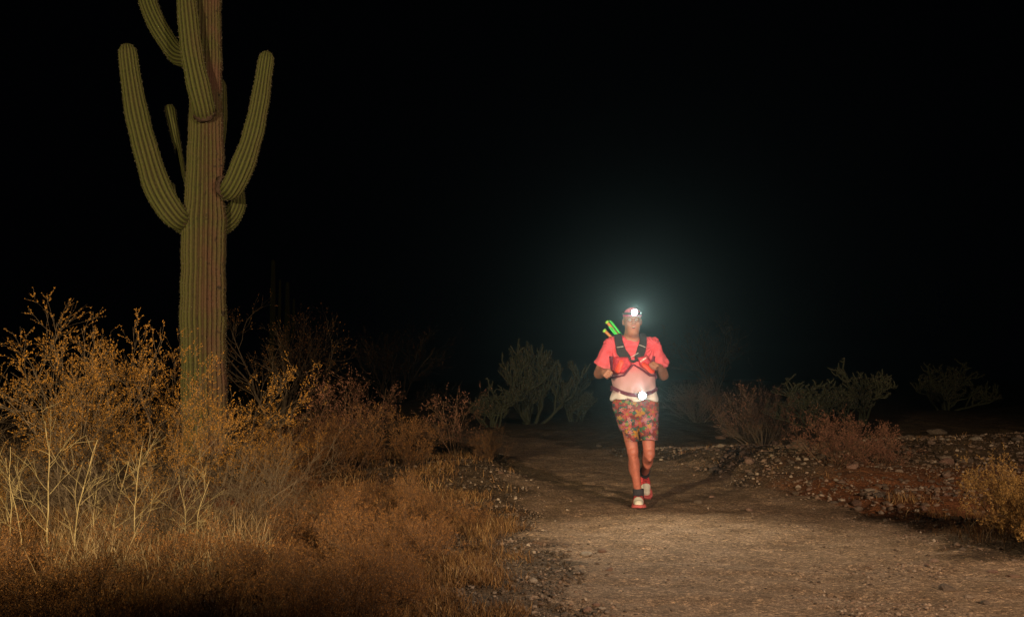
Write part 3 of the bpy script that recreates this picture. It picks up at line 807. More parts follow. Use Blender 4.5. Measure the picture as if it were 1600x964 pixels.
# ================================================================ the runner
def smin(a, b, k):
    if k <= 0: return np.minimum(a, b)
    h = np.clip(.5 + .5 * (b - a) / k, 0, 1)
    return b * (1 - h) + a * h - k * h * (1 - h)
def smax(a, b, k): return -smin(-a, -b, k)
class Field:
    def __init__(s, lo, hi, h):
        s.lo = np.array(lo, float); s.h = h
        s.n = [int(math.ceil((hi[i] - lo[i]) / h)) + 1 for i in range(3)]
        s.ax = [s.lo[i] + np.arange(s.n[i]) * h for i in range(3)]
        s.F = np.full(s.n, 1.0, np.float32)
    def grid(s, sl=None):
        sl = sl or [slice(None)] * 3
        return (s.ax[0][sl[0]][:, None, None].astype(np.float32), s.ax[1][sl[1]][None, :, None].astype(np.float32), s.ax[2][sl[2]][None, None, :].astype(np.float32))
    def add(s, fn, lo, hi, k=.0, op='u'):
        m = .05
        sl = []
        for i in range(3):
            a = int(max(0, (lo[i] - m - s.lo[i]) / s.h)); b = int(min(s.n[i], (hi[i] + m - s.lo[i]) / s.h + 2))
            if b <= a: return
            sl.append(slice(a, b))
        v = fn(*s.grid(sl)); sl = tuple(sl)
        s.F[sl] = smin(s.F[sl], v, k) if op == 'u' else smax(s.F[sl], -v, k)
    def cone(s, a, b, ra, rb, k=.02, op='u'):
        a = np.array(a, float); b = np.array(b, float); r = max(ra, rb)
        s.add(conef(a, b, ra, rb), np.minimum(a, b) - r, np.maximum(a, b) + r, k, op)
    def ell(s, c, r, k=.02, op='u', rot=None):
        m = max(r) if rot is not None else np.array(r)
        s.add(ellf(c, r, rot), np.array(c) - m, np.array(c) + m, k, op)
    def mesh(s, name, smooth=True, F=None):
        F = s.F if F is None else F
        ins = F < 0
        c = ins[:-1, :-1, :-1]
        allin = c.copy(); anyin = c.copy()
        for dx in (0, 1):
            for dy in (0, 1):
                for dz in (0, 1):
                    q = ins[dx:ins.shape[0] - 1 + dx, dy:ins.shape[1] - 1 + dy, dz:ins.shape[2] - 1 + dz]
                    allin = allin & q; anyin = anyin | q
        act = anyin & ~allin
        I = np.argwhere(act); idx = np.full(act.shape, -1, np.int32); idx[act] = np.arange(len(I))
        acc = np.zeros((len(I), 3)); cnt = np.zeros(len(I))
        cs = [(0, 0, 0), (1, 0, 0), (0, 1, 0), (1, 1, 0), (0, 0, 1), (1, 0, 1), (0, 1, 1), (1, 1, 1)]
        val = [F[I[:, 0] + a, I[:, 1] + b, I[:, 2] + c2] for a, b, c2 in cs]
        for i in range(8):
            for j in range(i + 1, 8):
                if sum(abs(cs[i][q] - cs[j][q]) for q in range(3)) != 1: continue
                m = (val[i] < 0) != (val[j] < 0)
                t = np.where(m, val[i] / np.where(m, val[i] - val[j], 1), 0)
                p = np.array(cs[i])[None] + t[:, None] * (np.array(cs[j]) - np.array(cs[i]))[None]
                acc += np.where(m[:, None], p, 0); cnt += m
        V = s.lo + (I + acc / cnt[:, None]) * s.h
        Q = []
        for axn in range(3):
            b_, c_ = [(1, 2), (2, 0), (0, 1)][axn]
            sl0 = [slice(None)] * 3; sl1 = [slice(None)] * 3
            sl0[axn] = slice(0, -1); sl1[axn] = slice(1, None)
            ch_ = ins[tuple(sl0)] != ins[tuple(sl1)]
            E = np.argwhere(ch_)
            E = E[(E[:, b_] > 0) & (E[:, c_] > 0) & (E[:, b_] < act.shape[b_]) & (E[:, c_] < act.shape[c_])]
            ob = np.zeros(3, int); ob[b_] = 1; oc = np.zeros(3, int); oc[c_] = 1
            f = lambda e: idx[e[:, 0], e[:, 1], e[:, 2]]
            q = np.stack([f(E - ob - oc), f(E - oc), f(E), f(E - ob)], 1)
            flip = ~ins[E[:, 0], E[:, 1], E[:, 2]]
            q[flip] = q[flip][:, ::-1]
            Q.append(q)
        Q = np.concatenate(Q); Q = Q[(Q >= 0).all(1)]
        return mesh_np(name, V, Q, smooth)
def conef(a, b, ra, rb):
    a = np.array(a, float); b = np.array(b, float); d = b - a; L2 = float(d @ d)
    def f(X, Y, Z):
        t = np.clip(((X - a[0]) * d[0] + (Y - a[1]) * d[1] + (Z - a[2]) * d[2]) / L2, 0, 1)
        return np.sqrt((X - a[0] - t * d[0]) ** 2 + (Y - a[1] - t * d[1]) ** 2 + (Z - a[2] - t * d[2]) ** 2) - (ra + (rb - ra) * t)
    return f
def ellf(c, r, rot=None):
    R = None if rot is None else np.array(rot.to_matrix().transposed())
    def f(X, Y, Z):
        x, y, z = X - c[0], Y - c[1], Z - c[2]
        if R is not None:
            x, y, z = (R[i][0] * x + R[i][1] * y + R[i][2] * z for i in range(3))
        k0 = np.sqrt((x / r[0]) ** 2 + (y / r[1]) ** 2 + (z / r[2]) ** 2)
        k1 = np.sqrt((x / r[0] ** 2) ** 2 + (y / r[1] ** 2) ** 2 + (z / r[2] ** 2) ** 2)
        return k0 * (k0 - 1) / np.maximum(k1, 1e-6)
    return f
def P2(px, py): return ((px - 1003) / 183, (797 - py) / 183)
A = lambda *v: np.array(v, float)
# joints (x right, y away from the camera, z up)
SHR, ELR, WRR = A(-.235, .05, 1.435), A(-.345, .13, 1.185), A(-.325, -.11, 1.195)
SHL, ELL, WRL = A(.125, .05, 1.435), A(.235, .13, 1.17), A(.175, -.10, 1.235)
HIR, KNR, ANR = A(-.125, .05, .90), A(-.062, .0, .49), A(-.008, .045, .11)
HIL, KNL, ANL = A(.07, .05, .90), A(.084, -.01, .475), A(.088, .36, .262)

def torso(fl, g):
    fl.ell((-.058, .06, 1.33), (.175 + g, .125 + g, .20 + g), .05)
    fl.ell((-.135, .045, 1.37), (.10 + g, .10 + g, .10 + g), .06)
    fl.ell((.022, .045, 1.37), (.10 + g, .10 + g, .10 + g), .06)
    fl.ell((-.045, .03, 1.12), (.185 + g, .158 + g, .20 + g), .06)
    fl.ell((-.03, .05, .95), (.185 + g, .14 + g, .15 + g), .05)
    fl.cone((-.06, .05, 1.47), tuple(SHR), .055 + g, .062 + g, .04)
    fl.cone((-.06, .05, 1.47), tuple(SHL), .055 + g, .062 + g, .04)

B = Field((-.47, -.30, -.02), (.36, .55, 1.82), .0045)
torso(B, -.006)
# neck and head, looking down the road a little
B.cone((-.06, .05, 1.46), (-.057, .012, 1.60), .072, .059, .03)
B.ell((-.056, .0, 1.665), (.076, .096, .096), .02)
B.ell((-.056, -.035, 1.60), (.064, .066, .064), .022)
B.ell((-.056, -.062, 1.555), (.036, .035, .026), .025)        # chin
B.ell((-.056, -.03, 1.54), (.052, .052, .032), .03)              # heavy under-jaw
for sx in (-1, 1):
    B.ell((-.056 + sx * .036, -.072, 1.622), (.026, .022, .024), .015)   # cheeks
    B.ell((-.056 + sx * .03, -.093, 1.660), (.019, .014, .011), .012, 's')   # eye sockets
    B.ell((-.056 + sx * .028, -.088, 1.676), (.026, .012, .008), .01)    # brow
    B.ell((-.056 + sx * .079, .012, 1.645), (.010, .020, .032), .006)    # ears
    B.cone((-.056 + sx * .013, -.098, 1.614), (-.056 + sx * .03, -.078, 1.585), .005, .005, .008)
B.cone((-.056, -.092, 1.665), (-.056, -.116, 1.628), .009, .0125, .008)  # nose
B.ell((-.056 - .012, -.104, 1.622), (.009, .010, .008), .005); B.ell((-.056 + .012, -.104, 1.622), (.009, .010, .008), .005)
B.ell((-.056, -.092, 1.592), (.026, .014, .018), .01)          # mouth mound
B.ell((-.056, -.106, 1.590), (.0165, .018, .0085), .004, 's')   # open mouth
# arms
def arm(sh, el, wr):
    B.cone(sh, el, .056, .043, .03)
    B.cone(sh * .55 + el * .45 + A(0, -.012, 0), el * .8 + sh * .2, .042, .038, .03)
    m = el * .68 + wr * .32
    B.cone(el, m, .040, .044, .025); B.cone(m, wr, .043, .027, .02)
arm(SHR, ELR, WRR); arm(SHL, ELL, WRL)
def hand(wr, h, n, s, thumb_side):
    """h: wrist to knuckles, n: out of the palm, s: from little finger to index"""
    h = A(*h) / np.linalg.norm(h); n = A(*n) - h * (A(*n) @ h); n /= np.linalg.norm(n); s = np.cross(h, n) * thumb_side
    kn = wr + h * .088
    B.cone(wr, wr + h * .03, .026, .028, .015)
    for q in (-.026, -.009, .009, .026): B.cone(wr + h * .025 + s * q * .7, kn + s * q, .015, .0125, .012)
    for i, (q, L) in enumerate(((-.030, .80), (-.010, .95), (.010, 1.0), (.030, .93))):
        k0 = kn + s * q; drop = .10 * abs(i - 2) 
        a = k0 + (h * .62 + n * .78) * .040 * L
        b = a + (n * .55 - h * .85) * .027 * L
        c = b + (-n * .45 - h * .85) * .020 * L
        B.cone(k0, a, .0102, .0094, .004); B.cone(a, b, .0092, .0086, .003); B.cone(b, c, .0084, .0078, .003)
    t0 = wr + h * .028 + s * .026; t1 = t0 + h * .030 + s * .016 + n * .016; t2 = t1 + h * .022 - s * .010 + n * .022; t3 = t2 + h * .006 - s * .022 + n * .006
    B.cone(t0, t1, .015, .012, .01); B.cone(t1, t2, .011, .010, .003); B.cone(t2, t3, .0098, .0085, .003)
hand(WRR, (.18, -1, -.05), (.75, 0, -.65), None, 1)
hand(WRL, (-.55, -.75, .35), (-.55, .1, -.8), None, -1)
# legs
def leg(hi, kn, an, bend):
    B.cone(hi, kn + A(0, .005, .02), .076, .051, .012)
    B.ell(kn + A(0, -.012, 0), (.047, .046, .055), .010)
    cf = kn * .68 + an * .32
    back = bend
    B.cone(kn, an, .046, .033, .010)
    B.ell(cf + back * .028, (.050, .048, .105), .015)
    B.ell(an, (.036, .038, .04), .02)
    B.ell(kn + A(0, -.040, .004), (.024, .016, .028), .012)
    for q_ in (-1, 1): B.ell(cf + back * .030 + A(q_ * .022, 0, .01), (.026, .034, .075), .012)
    B.cone(kn + A(0, -.034, -.05), an + A(0, -.022, .05), .014, .012, .02)
leg(HIR, KNR, ANR, A(.0, 1, 0)); leg(HIL, KNL, ANL, A(0, .35, .9))
TR = A(-.13, -.99, 0); TR /= np.linalg.norm(TR); UR = A(0, 0, 1)
TL = A(.06, -.72, -.69); TL /= np.linalg.norm(TL); UL = A(0, 0, 1) - TL * TL[2]; UL /= np.linalg.norm(UL)
for an, t, u in ((ANR, TR, UR), (ANL, TL, UL)):
    B.cone(an - u * .045 - t * .03, an + t * .10 - u * .075, .028, .016, .02)

def skin_mat():
    t = NT('skin'); o = t.obj()
    n = t.noise(14, 4, o); f = t.noise(160, 3, o)
    c = t.ramp(n, [(.3, (.34, .14, .085)), (.55, (.44, .20, .13)), (.8, (.48, .235, .16))])
    c = t.mix(t.math('MULTIPLY', f, .35), c, (.38, .13, .09))
    sep = t.node('ShaderNodeSeparateXYZ'); t.l.new(o, sep.inputs[0])
    lips = t.node('ShaderNodeVectorMath'); lips.operation = 'DISTANCE'; t.l.new(o, lips.inputs[0]); lips.inputs[1].default_value = (-.056, -.105, 1.59)
    c = t.mix(t.ramp(lips.outputs['Value'], [(.022, (.7, .7, .7)), (.028, (0, 0, 0))]), c, (.42, .12, .10))
    # sun-flushed legs
    leg_ = t.math('LESS_THAN', sep.outputs[2], .75)
    mot = t.noise(22, 5, o, .7)
    c = t.mix(t.math('MULTIPLY', leg_, .75), c, t.ramp(mot, [(.3, (.34, .085, .055)), (.55, (.52, .14, .09)), (.75, (.62, .22, .15))]))
    hair_n = t.noise(420, 2, o, .9)
    c = t.mix(t.ramp(hair_n, [(.56, (0, 0, 0)), (.66, (.55, .55, .55))]), c, (.14, .06, .04))
    t.color(c); t.bump(f, .3, .002)
    t.b.inputs['Roughness'].default_value = .5; t.b.inputs['Specular IOR Level'].default_value = .4
    t.b.inputs['Subsurface Weight'].default_value = .08; t.b.inputs['Subsurface Radius'].default_value = (.6, .25, .15); t.b.inputs['Subsurface Scale'].default_value = .02
    return t.m
M['skin'] = skin_mat()
rx, ry = gnd(1003, 796)
for _ in range(4): rx, ry = gnd(1003, 796, gz(rx, ry + .13))
RX, RY = rx, ry + .13
person = empty('person', (RX, RY, gz(RX, RY) - .002))
tag(person, 'runner in coral shirt, floral shorts and headlamp jogging toward the camera', 'person')
link('body', B.mesh('body'), M['skin'], person)

# ---- eyes, mouth
def ball(name, c, r, mat, parent, sc=(1, 1, 1), sub=3):
    bm = bmesh.new(); bmesh.ops.create_icosphere(bm, subdivisions=sub, radius=r)
    for v in bm.verts: v.co = Vector((v.co.x * sc[0] + c[0], v.co.y * sc[1] + c[1], v.co.z * sc[2] + c[2]))
    me = bpy.data.meshes.new(name); bm.to_mesh(me); bm.free()
    return link(name, me, mat, parent, True)
M['eye'] = mat_plain('eye_white', (.42, .37, .33), .3, .4, .02)
M['iris'] = mat_plain('iris', (.06, .045, .03), .2, .5, .05)
M['dark'] = mat_plain('dark_mouth', (.05, .012, .010), .6)
M['teeth'] = mat_plain('teeth', (.7, .64, .52), .3)
M['hair'] = mat_plain('grey_hair', (.22, .17, .13), .7, .3, .4, 120, .004)
for sx in (-1, 1):
    e = ball('eye', (-.056 + sx * .03, -.083, 1.660), .0115, M['eye'], person)
    ball('iris', (-.056 + sx * .03, -.0925, 1.660), .0048, M['iris'], e, (1, .6, 1))
ball('mouth', (-.056, -.094, 1.590), .013, M['dark'], person, (1.1, .5, .6))
ball('teeth', (-.056, -.101, 1.5945), .009, M['teeth'], person, (1.3, .35, .35))
# ---- hair: short, round the ears and nape under the cap
H = Field((-.17, -.12, 1.55), (.06, .13, 1.80), .004)
H.ell((-.056, .006, 1.668), (.079, .098, .097), 0)
X, Y, Z = H.grid()
H.F = smax(H.F, -(Y + .035 - (Z < 1.60) * .0), .004); H.F = smax(H.F, 1.608 + (.05 - Y) * .25 - Z, .006)
link('hair', H.mesh('hair'), M['hair'], person)
# ---- cap
C_ = Field((-.18, -.22, 1.64), (.07, .14, 1.80), .0035)
C_.ell((-.056, .0, 1.682), (.086, .106, .094), 0)
X, Y, Z = C_.grid()
inner = ellf((-.056, .0, 1.678), (.080, .100, .091))(X, Y, Z)
C_.F = smax(C_.F, 1.690 + .10 * (Y + .0) * -1 * .2 - Z, .003)
C_.F = smax(C_.F, -inner, .002)
brim = ellf((-.056, -.085, 1.694), (.068, .085, .030))(X, Y, Z)
zb = 1.700 - 1.6 * ((X + .056) ** 2) * 2 + (Y + .10) * .12
brim = smax(brim, np.abs(Z - zb) - .0028, .001); brim = smax(brim, Y + .075, .002)
C_.F = smin(C_.F, brim, .003)
M['cap'] = mat_plain('pink_cap', (.62, .16, .26), .8, .2, .25, 60, .002)
cap = link('cap', C_.mesh('cap'), M['cap'], person)
M['black'] = mat_plain('black_fabric', (.028, .022, .026), .75, .3, .4, 200, .001)
M['black_plastic'] = mat_plain('black_plastic', (.02, .02, .022), .4, .5, .1)
# thin glasses
def tube_obj(name, pts, r, mat, parent, k=6, n=24, closed=False):
    P, _ = resample(pts, [r] * len(pts), n)
    V, F = tubes([P[None]], [np.full((1, n), r)], k)
    return link(name, mesh_np(name, V, F, True), mat, parent)
def frame_glasses():
    r = empty('glasses'); r.parent = person
    for sx in (-1, 1):
        cx = -.056 + sx * .031
        pts = [(cx + .026 * math.cos(a), -.108 + .006 * abs(math.cos(a)), 1.658 + .017 * math.sin(a)) for a in np.linspace(0, 2 * PI, 13)]
        tube_obj('rim', pts, .0014, M['black_plastic'], r)
        tube_obj('temple', [(cx + sx * .026, -.104, 1.664), (cx + sx * .046, -.06, 1.664), (cx + sx * .052, .01, 1.66)], .0014, M['black_plastic'], r)
    tube_obj('bridge', [(-.061, -.108, 1.662), (-.056, -.111, 1.664), (-.051, -.108, 1.662)], .0014, M['black_plastic'], r)
frame_glasses()

# ---- shirt
T = Field((-.47, -.26, .88), (.36, .32, 1.60), .0045)
torso(T, .012)
BASE = T.F.copy()                       # torso surface under the vest
X, Y, Z = T.grid()
T.F = smin(T.F, ellf((-.04, .035, .98), (.205, .165, .12))(X, Y, Z), .05)
BELT = T.F.copy()
rr1 = np.sqrt((X + .20) ** 2 + (Z - 1.40) ** 2); rr2 = np.sqrt((X - .09) ** 2 + (Z - 1.40) ** 2)   # folds fan out of the armpits
ph = 2.2 * np.sin(7 * Z + 9 * X)
fold = .0055 * np.sin(95 * rr1 * 0 + 16 * np.arctan2(Z - 1.42, X + .24) + ph) * np.exp(-rr1 / .22) + .0055 * np.sin(16 * np.arctan2(Z - 1.42, .13 - X) - ph) * np.exp(-rr2 / .22)
fold = fold + .0035 * np.sin(42 * X + 30 * Z + 5 * np.sin(9 * Z)) * np.sin(17 * Z - 12 * X) + .005 * np.sin(46 * Z + 5 * np.sin(11 * X)) * np.clip((1.12 - Z) * 6, 0, 1) + .004 * np.sin(60 * X + 9 * Z)* np.clip((1.22 - Z) * 5, 0, 1)
T.F = T.F + fold.astype(np.float32) * 1.5
def sleeve(sh, el, rr0, rr1, frac):
    end = sh + (el - sh) * frac; d = (el - sh) / np.linalg.norm(el - sh)
    c = conef(sh, sh + (el - sh) * (frac + .25), rr0, rr1)(X, Y, Z)
    fo = .006 * np.sin(60 * (X * .6 + Y * .5) + 26 * Z + 2 * np.sin(30 * Z)) + .003 * np.sin(90 * X - 40 * Z)
    c = c + fo
    pl = (X - end[0]) * d[0] + (Y - end[1]) * d[1] + (Z - end[2]) * d[2]
    c = smax(c, pl, .004)
    inn = conef(sh + (el - sh) * .45, sh + (el - sh) * (frac + .4), .052, rr1 + .008)(X, Y, Z)
    return c, inn
for sh, el in ((SHR, ELR), (SHL, ELL)):
    c, inn = sleeve(sh, el, .072, .092, .72)
    T.F = smin(T.F, c, .03); T.F = smax(T.F, -np.where(np.abs(X + .055) > .20, inn, 1), .004)
T.F = smax(T.F, .945 + .012 * np.sin(X * 30) - Z, .003)
hol = ellf((-.04, .035, .96), (.196, .156, .12))(X, Y, Z)
T.F = smax(T.F, -smax(hol, Z - .985, .004), .003)
T.F = smax(T.F, -conef((-.058, .035, 1.475), (-.055, .0, 1.62), .080, .085)(X, Y, Z), .006)
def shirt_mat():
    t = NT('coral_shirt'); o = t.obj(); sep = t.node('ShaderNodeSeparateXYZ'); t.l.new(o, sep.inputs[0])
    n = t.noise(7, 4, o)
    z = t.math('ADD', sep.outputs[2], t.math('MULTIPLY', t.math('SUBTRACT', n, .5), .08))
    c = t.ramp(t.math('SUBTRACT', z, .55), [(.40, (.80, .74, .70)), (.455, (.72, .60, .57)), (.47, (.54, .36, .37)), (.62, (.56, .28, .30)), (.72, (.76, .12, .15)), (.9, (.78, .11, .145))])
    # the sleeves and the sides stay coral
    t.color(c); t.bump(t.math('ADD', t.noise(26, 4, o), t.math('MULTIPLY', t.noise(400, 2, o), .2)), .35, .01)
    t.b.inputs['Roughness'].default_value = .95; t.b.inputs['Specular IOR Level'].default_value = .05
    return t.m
M['shirt'] = shirt_mat()
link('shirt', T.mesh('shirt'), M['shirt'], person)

# ---- hydration vest
def pl2(Xg, Zg, pts):
    best = None
    for (a, b) in zip(pts[:-1], pts[1:]):
        (ax, az, aw), (bx, bz, bw) = a, b
        dx, dz = bx - ax, bz - az
        t = np.clip(((Xg - ax) * dx + (Zg - az) * dz) / (dx * dx + dz * dz), 0, 1)
        d = np.hypot(Xg - ax - t * dx, Zg - az - t * dz) - (aw + (bw - aw) * t)
        best = d if best is None else np.minimum(best, d)
    return best
def poly2(Xg, Zg, pts):
    d = np.full(np.broadcast(Xg, Zg).shape, 1e9); s = np.ones_like(d)
    n = len(pts)
    for i in range(n):
        ax, az = pts[i]; bx, bz = pts[i - 1]
        ex, ez = bx - ax, bz - az; wx, wz = Xg - ax, Zg - az
        t = np.clip((wx * ex + wz * ez) / (ex * ex + ez * ez), 0, 1)
        d = np.minimum(d, (wx - ex * t) ** 2 + (wz - ez * t) ** 2)
        c1 = Zg >= az; c2 = Zg < bz; c3 = ex * wz > ez * wx
        flip = (c1 & c2 & c3) | (~c1 & ~c2 & ~c3)
        s = np.where(flip, -s, s)
    return s * np.sqrt(d)
def q(px, py, *r): return (*P2(px, py), *r)
shellf = lambda out, inn=.0: np.maximum(BASE - out, -(BASE + .004 - inn))
front = Y - .05
def vest_part(name, F, mat, smooth=True):
    return link(name, T.mesh(name, True, F.astype(np.float32)), mat, vest)
vest = empty('hydration_vest'); vest.parent = person
X2 = X; Z2 = Z
M['vest_red'] = mat_plain('red_vest_pocket', (.58, .045, .07), .6, .3, .25, 40, .003)
M['flask_red'] = mat_plain('orange_red_flask', (.80, .07, .035), .4, .5, .1)
M['maroon'] = mat_plain('maroon_fabric', (.13, .02, .045), .7, .3, .3, 60, .002)
M['trim'] = mat_plain('silver_trim', (.55, .52, .5), .5, .4, .1)
for pts in ([q(969, 500, .031), q(969.5, 530, .034), q(973, 545, .042), q(981, 556, .040)],
            [q(1011, 500, .031), q(1009, 530, .033), q(1005, 543, .039), q(1001, 554, .038)]):
    s2 = pl2(X2, Z2, pts)
    vest_part('shoulder_strap', smax(shellf(.019), s2 + 0 * Y, .003), M['black'])
for pts in ([q(966, 538, .017), q(978, 536, .017)],): pass
for sgn, (a, b) in ((-1, ((966, 538), (976, 536.5))), (1, ((1002, 534), (1012, 538)))):
    s2 = pl2(X2, Z2, [q(*a, .004), q(*b, .004)])
    vest_part('reflective_bar', smax(smax(shellf(.022), s2 + 0 * Y, .001), front, .002), M['trim'])
pocket_l = poly2(X2, Z2, [P2(*p) for p in ((960, 552), (984, 552), (991, 565), (977, 581), (957, 584))]) - .004
pk = smax(BASE - .040 + 8 * np.clip(pocket_l + .035, 0, 1) ** 2 * 6, -(BASE + .004), .002)
pk = smax(smax(pk, pocket_l + 0 * Y, .012), front, .003)
po = vest_part('front_pocket', pk, M['vest_red'])
pocket_r = poly2(X2, Z2, [P2(*p) for p in ((996, 553), (1015, 549), (1023, 560), (1027, 574), (1019, 580), (1001, 568))]) - .004
pk = smax(BASE - .040 + 8 * np.clip(pocket_r + .035, 0, 1) ** 2 * 6, -(BASE + .004), .002)
pk = smax(smax(pk, pocket_r + 0 * Y, .012), front, .003)
po2 = vest_part('front_pocket', pk, M['vest_red'])
# flasks tucked low in the pockets
fl = smax(BASE - .055, -(BASE + .0), .003)
f2 = pl2(X2, Z2, [q(1008, 566, .022), q(1021, 575, .032)])
vest_part('soft_flask', smax(smax(smax(BASE - .058, -(BASE - .02), .01), f2 + 0 * Y, .02), front, .003), M['flask_red'])
f2 = pl2(X2, Z2, [q(972, 562, .022), q(966, 575, .026)])
vest_part('soft_flask', smax(smax(smax(BASE - .056, -(BASE - .02), .01), f2 + 0 * Y, .02), front, .003), M['flask_red'])
for pts in ([q(992, 566, .006), q(1002, 572, .007), q(1018, 583, .008), q(1030, 583, .008)],
            [q(990, 567, .006), q(976, 583, .008), q(957, 587, .008)]):
    vest_part('edge_binding', smax(smax(shellf(.018), pl2(X2, Z2, pts) + 0 * Y, .002), front, .002), M['maroon'])
vest_part('chest_strap', smax(smax(shellf(.022), pl2(X2, Z2, [q(983, 558, .009), q(992, 561, .012), q(1000, 557, .009)]) + 0 * Y, .002), front, .002), M['black'])
vest_part('chest_strap', smax(smax(shellf(.020), pl2(X2, Z2, [q(982, 556, .004), q(990, 553, .003), q(1000, 547, .004)]) + 0 * Y, .001), front, .001), M['trim'])
# side wings and the pack on the back
sidew = np.maximum(np.abs(Z - 1.24) - .10, -(Y + .02))
vest_part('side_panel', smax(shellf(.016), sidew + 0 * X, .004), M['maroon'])
back = smax(ellf((-.058, .20, 1.32), (.15, .085, .20))(X, Y, Z), -(BASE + .002), .004)
back = np.maximum(back, -(Y - .08))
vest_part('back_pack', back, M['black'])
# small white lettering on the pocket, too small to read in the photograph: a slanting row of strokes
from mathutils.bvhtree import BVHTree
def on_surface(o, x, z):
    me = o.data; n = len(me.vertices); c = np.zeros(n * 3, np.float32); me.vertices.foreach_get('co', c)
    bv = BVHTree.FromPolygons([Vector(v) for v in c.reshape(-1, 3)], [tuple(f.vertices) for f in me.polygons])
    return lambda x, z: (bv.ray_cast(Vector((x, -1, z)), Vector((0, 1, 0)))[0] or Vector((x, -.12, z)))
hit = on_surface(po2, 0, 0); LV = []; LF = []
def stroke(ax, az, bx, bz, wd=.0016):
    n0 = len(LV); dx, dz = bx - ax, bz - az; L = math.hypot(dx, dz); nx, nz = -dz / L * wd, dx / L * wd
    for (x, z) in ((ax - nx, az - nz), (bx - nx, bz - nz), (bx + nx, bz + nz), (ax + nx, az + nz)):
        h_ = hit(x, z); LV.append((h_.x, h_.y - .0015, h_.z))
    LF.append((n0, n0 + 1, n0 + 2, n0 + 3))
x0, z0 = P2(1003.2, 562.2); x1, z1 = P2(1014.6, 554.4); ux, uz = (x1 - x0) / 7, (z1 - z0) / 7; vx, vz = -.004, .013
for i, g in enumerate(((0, 1), (0, 2), (1, 2), (0, 1, 2), (0, 2), (0, 1), (1, 2))):
    ox, oz = x0 + ux * i, z0 + uz * i; w_ = .72
    if 0 in g: stroke(ox, oz, ox + vx, oz + vz)
    if 1 in g: stroke(ox + vx, oz + vz, ox + ux * w_, oz + uz * w_)
    if 2 in g: stroke(ox + ux * w_, oz + uz * w_, ox + ux * w_ + vx, oz + uz * w_ + vz)
M['print'] = mat_plain('white_print', (.8, .76, .72), .5, .3, .02)
link('lettering', mesh_np('lettering', LV, LF), M['print'], po2)
# ---- belt
bz = .995 + .055 * np.clip((X + .035) / .19, -1.1, 1.1) ** 2
belt = smax(np.maximum(BELT - .012, -(BELT + .003)), np.abs(Z - np.where(Y < .06, bz, 1.045)) - .017, .002)
bo = link('waist_belt', T.mesh('waist_belt', True, belt.astype(np.float32)), M['maroon'], person)

# ---- shorts
S = Field((-.30, -.22, .54), (.26, .30, 1.01), .0045)
X, Y, Z = S.grid()
S.ell((-.03, .048, .90), (.193, .152, .145), .03)
def shl(hi, kn, r0, r1):
    d = (kn - hi) / np.linalg.norm(kn - hi); c = conef(hi, kn, r0, r1)(X, Y, Z)
    return c
cr = shl(HIR, A(-.064, .0, .54), .110, .064); cl = shl(HIL, A(.088, -.02, .54), .110, .076)
S.F = smin(S.F, smin(cr, cl, .006), .025)
S.F += (.004 * np.sin(45 * X + 8 * np.sin(12 * Z)) * np.clip((.95 - Z) * 3, 0, 1)).astype(np.float32)
S.F = smax(S.F, .592 + .01 * np.sin(20 * X) - Z, .003); S.F = smax(S.F, Z - .975, .004)
inn = np.minimum(conef(HIR, A(-.064, .0, .50), .10, .056)(X, Y, Z), conef(HIL, A(.088, -.02, .50), .10, .067)(X, Y, Z))
S.F = smax(S.F, -np.where(Z < .70, inn, 1), .003)
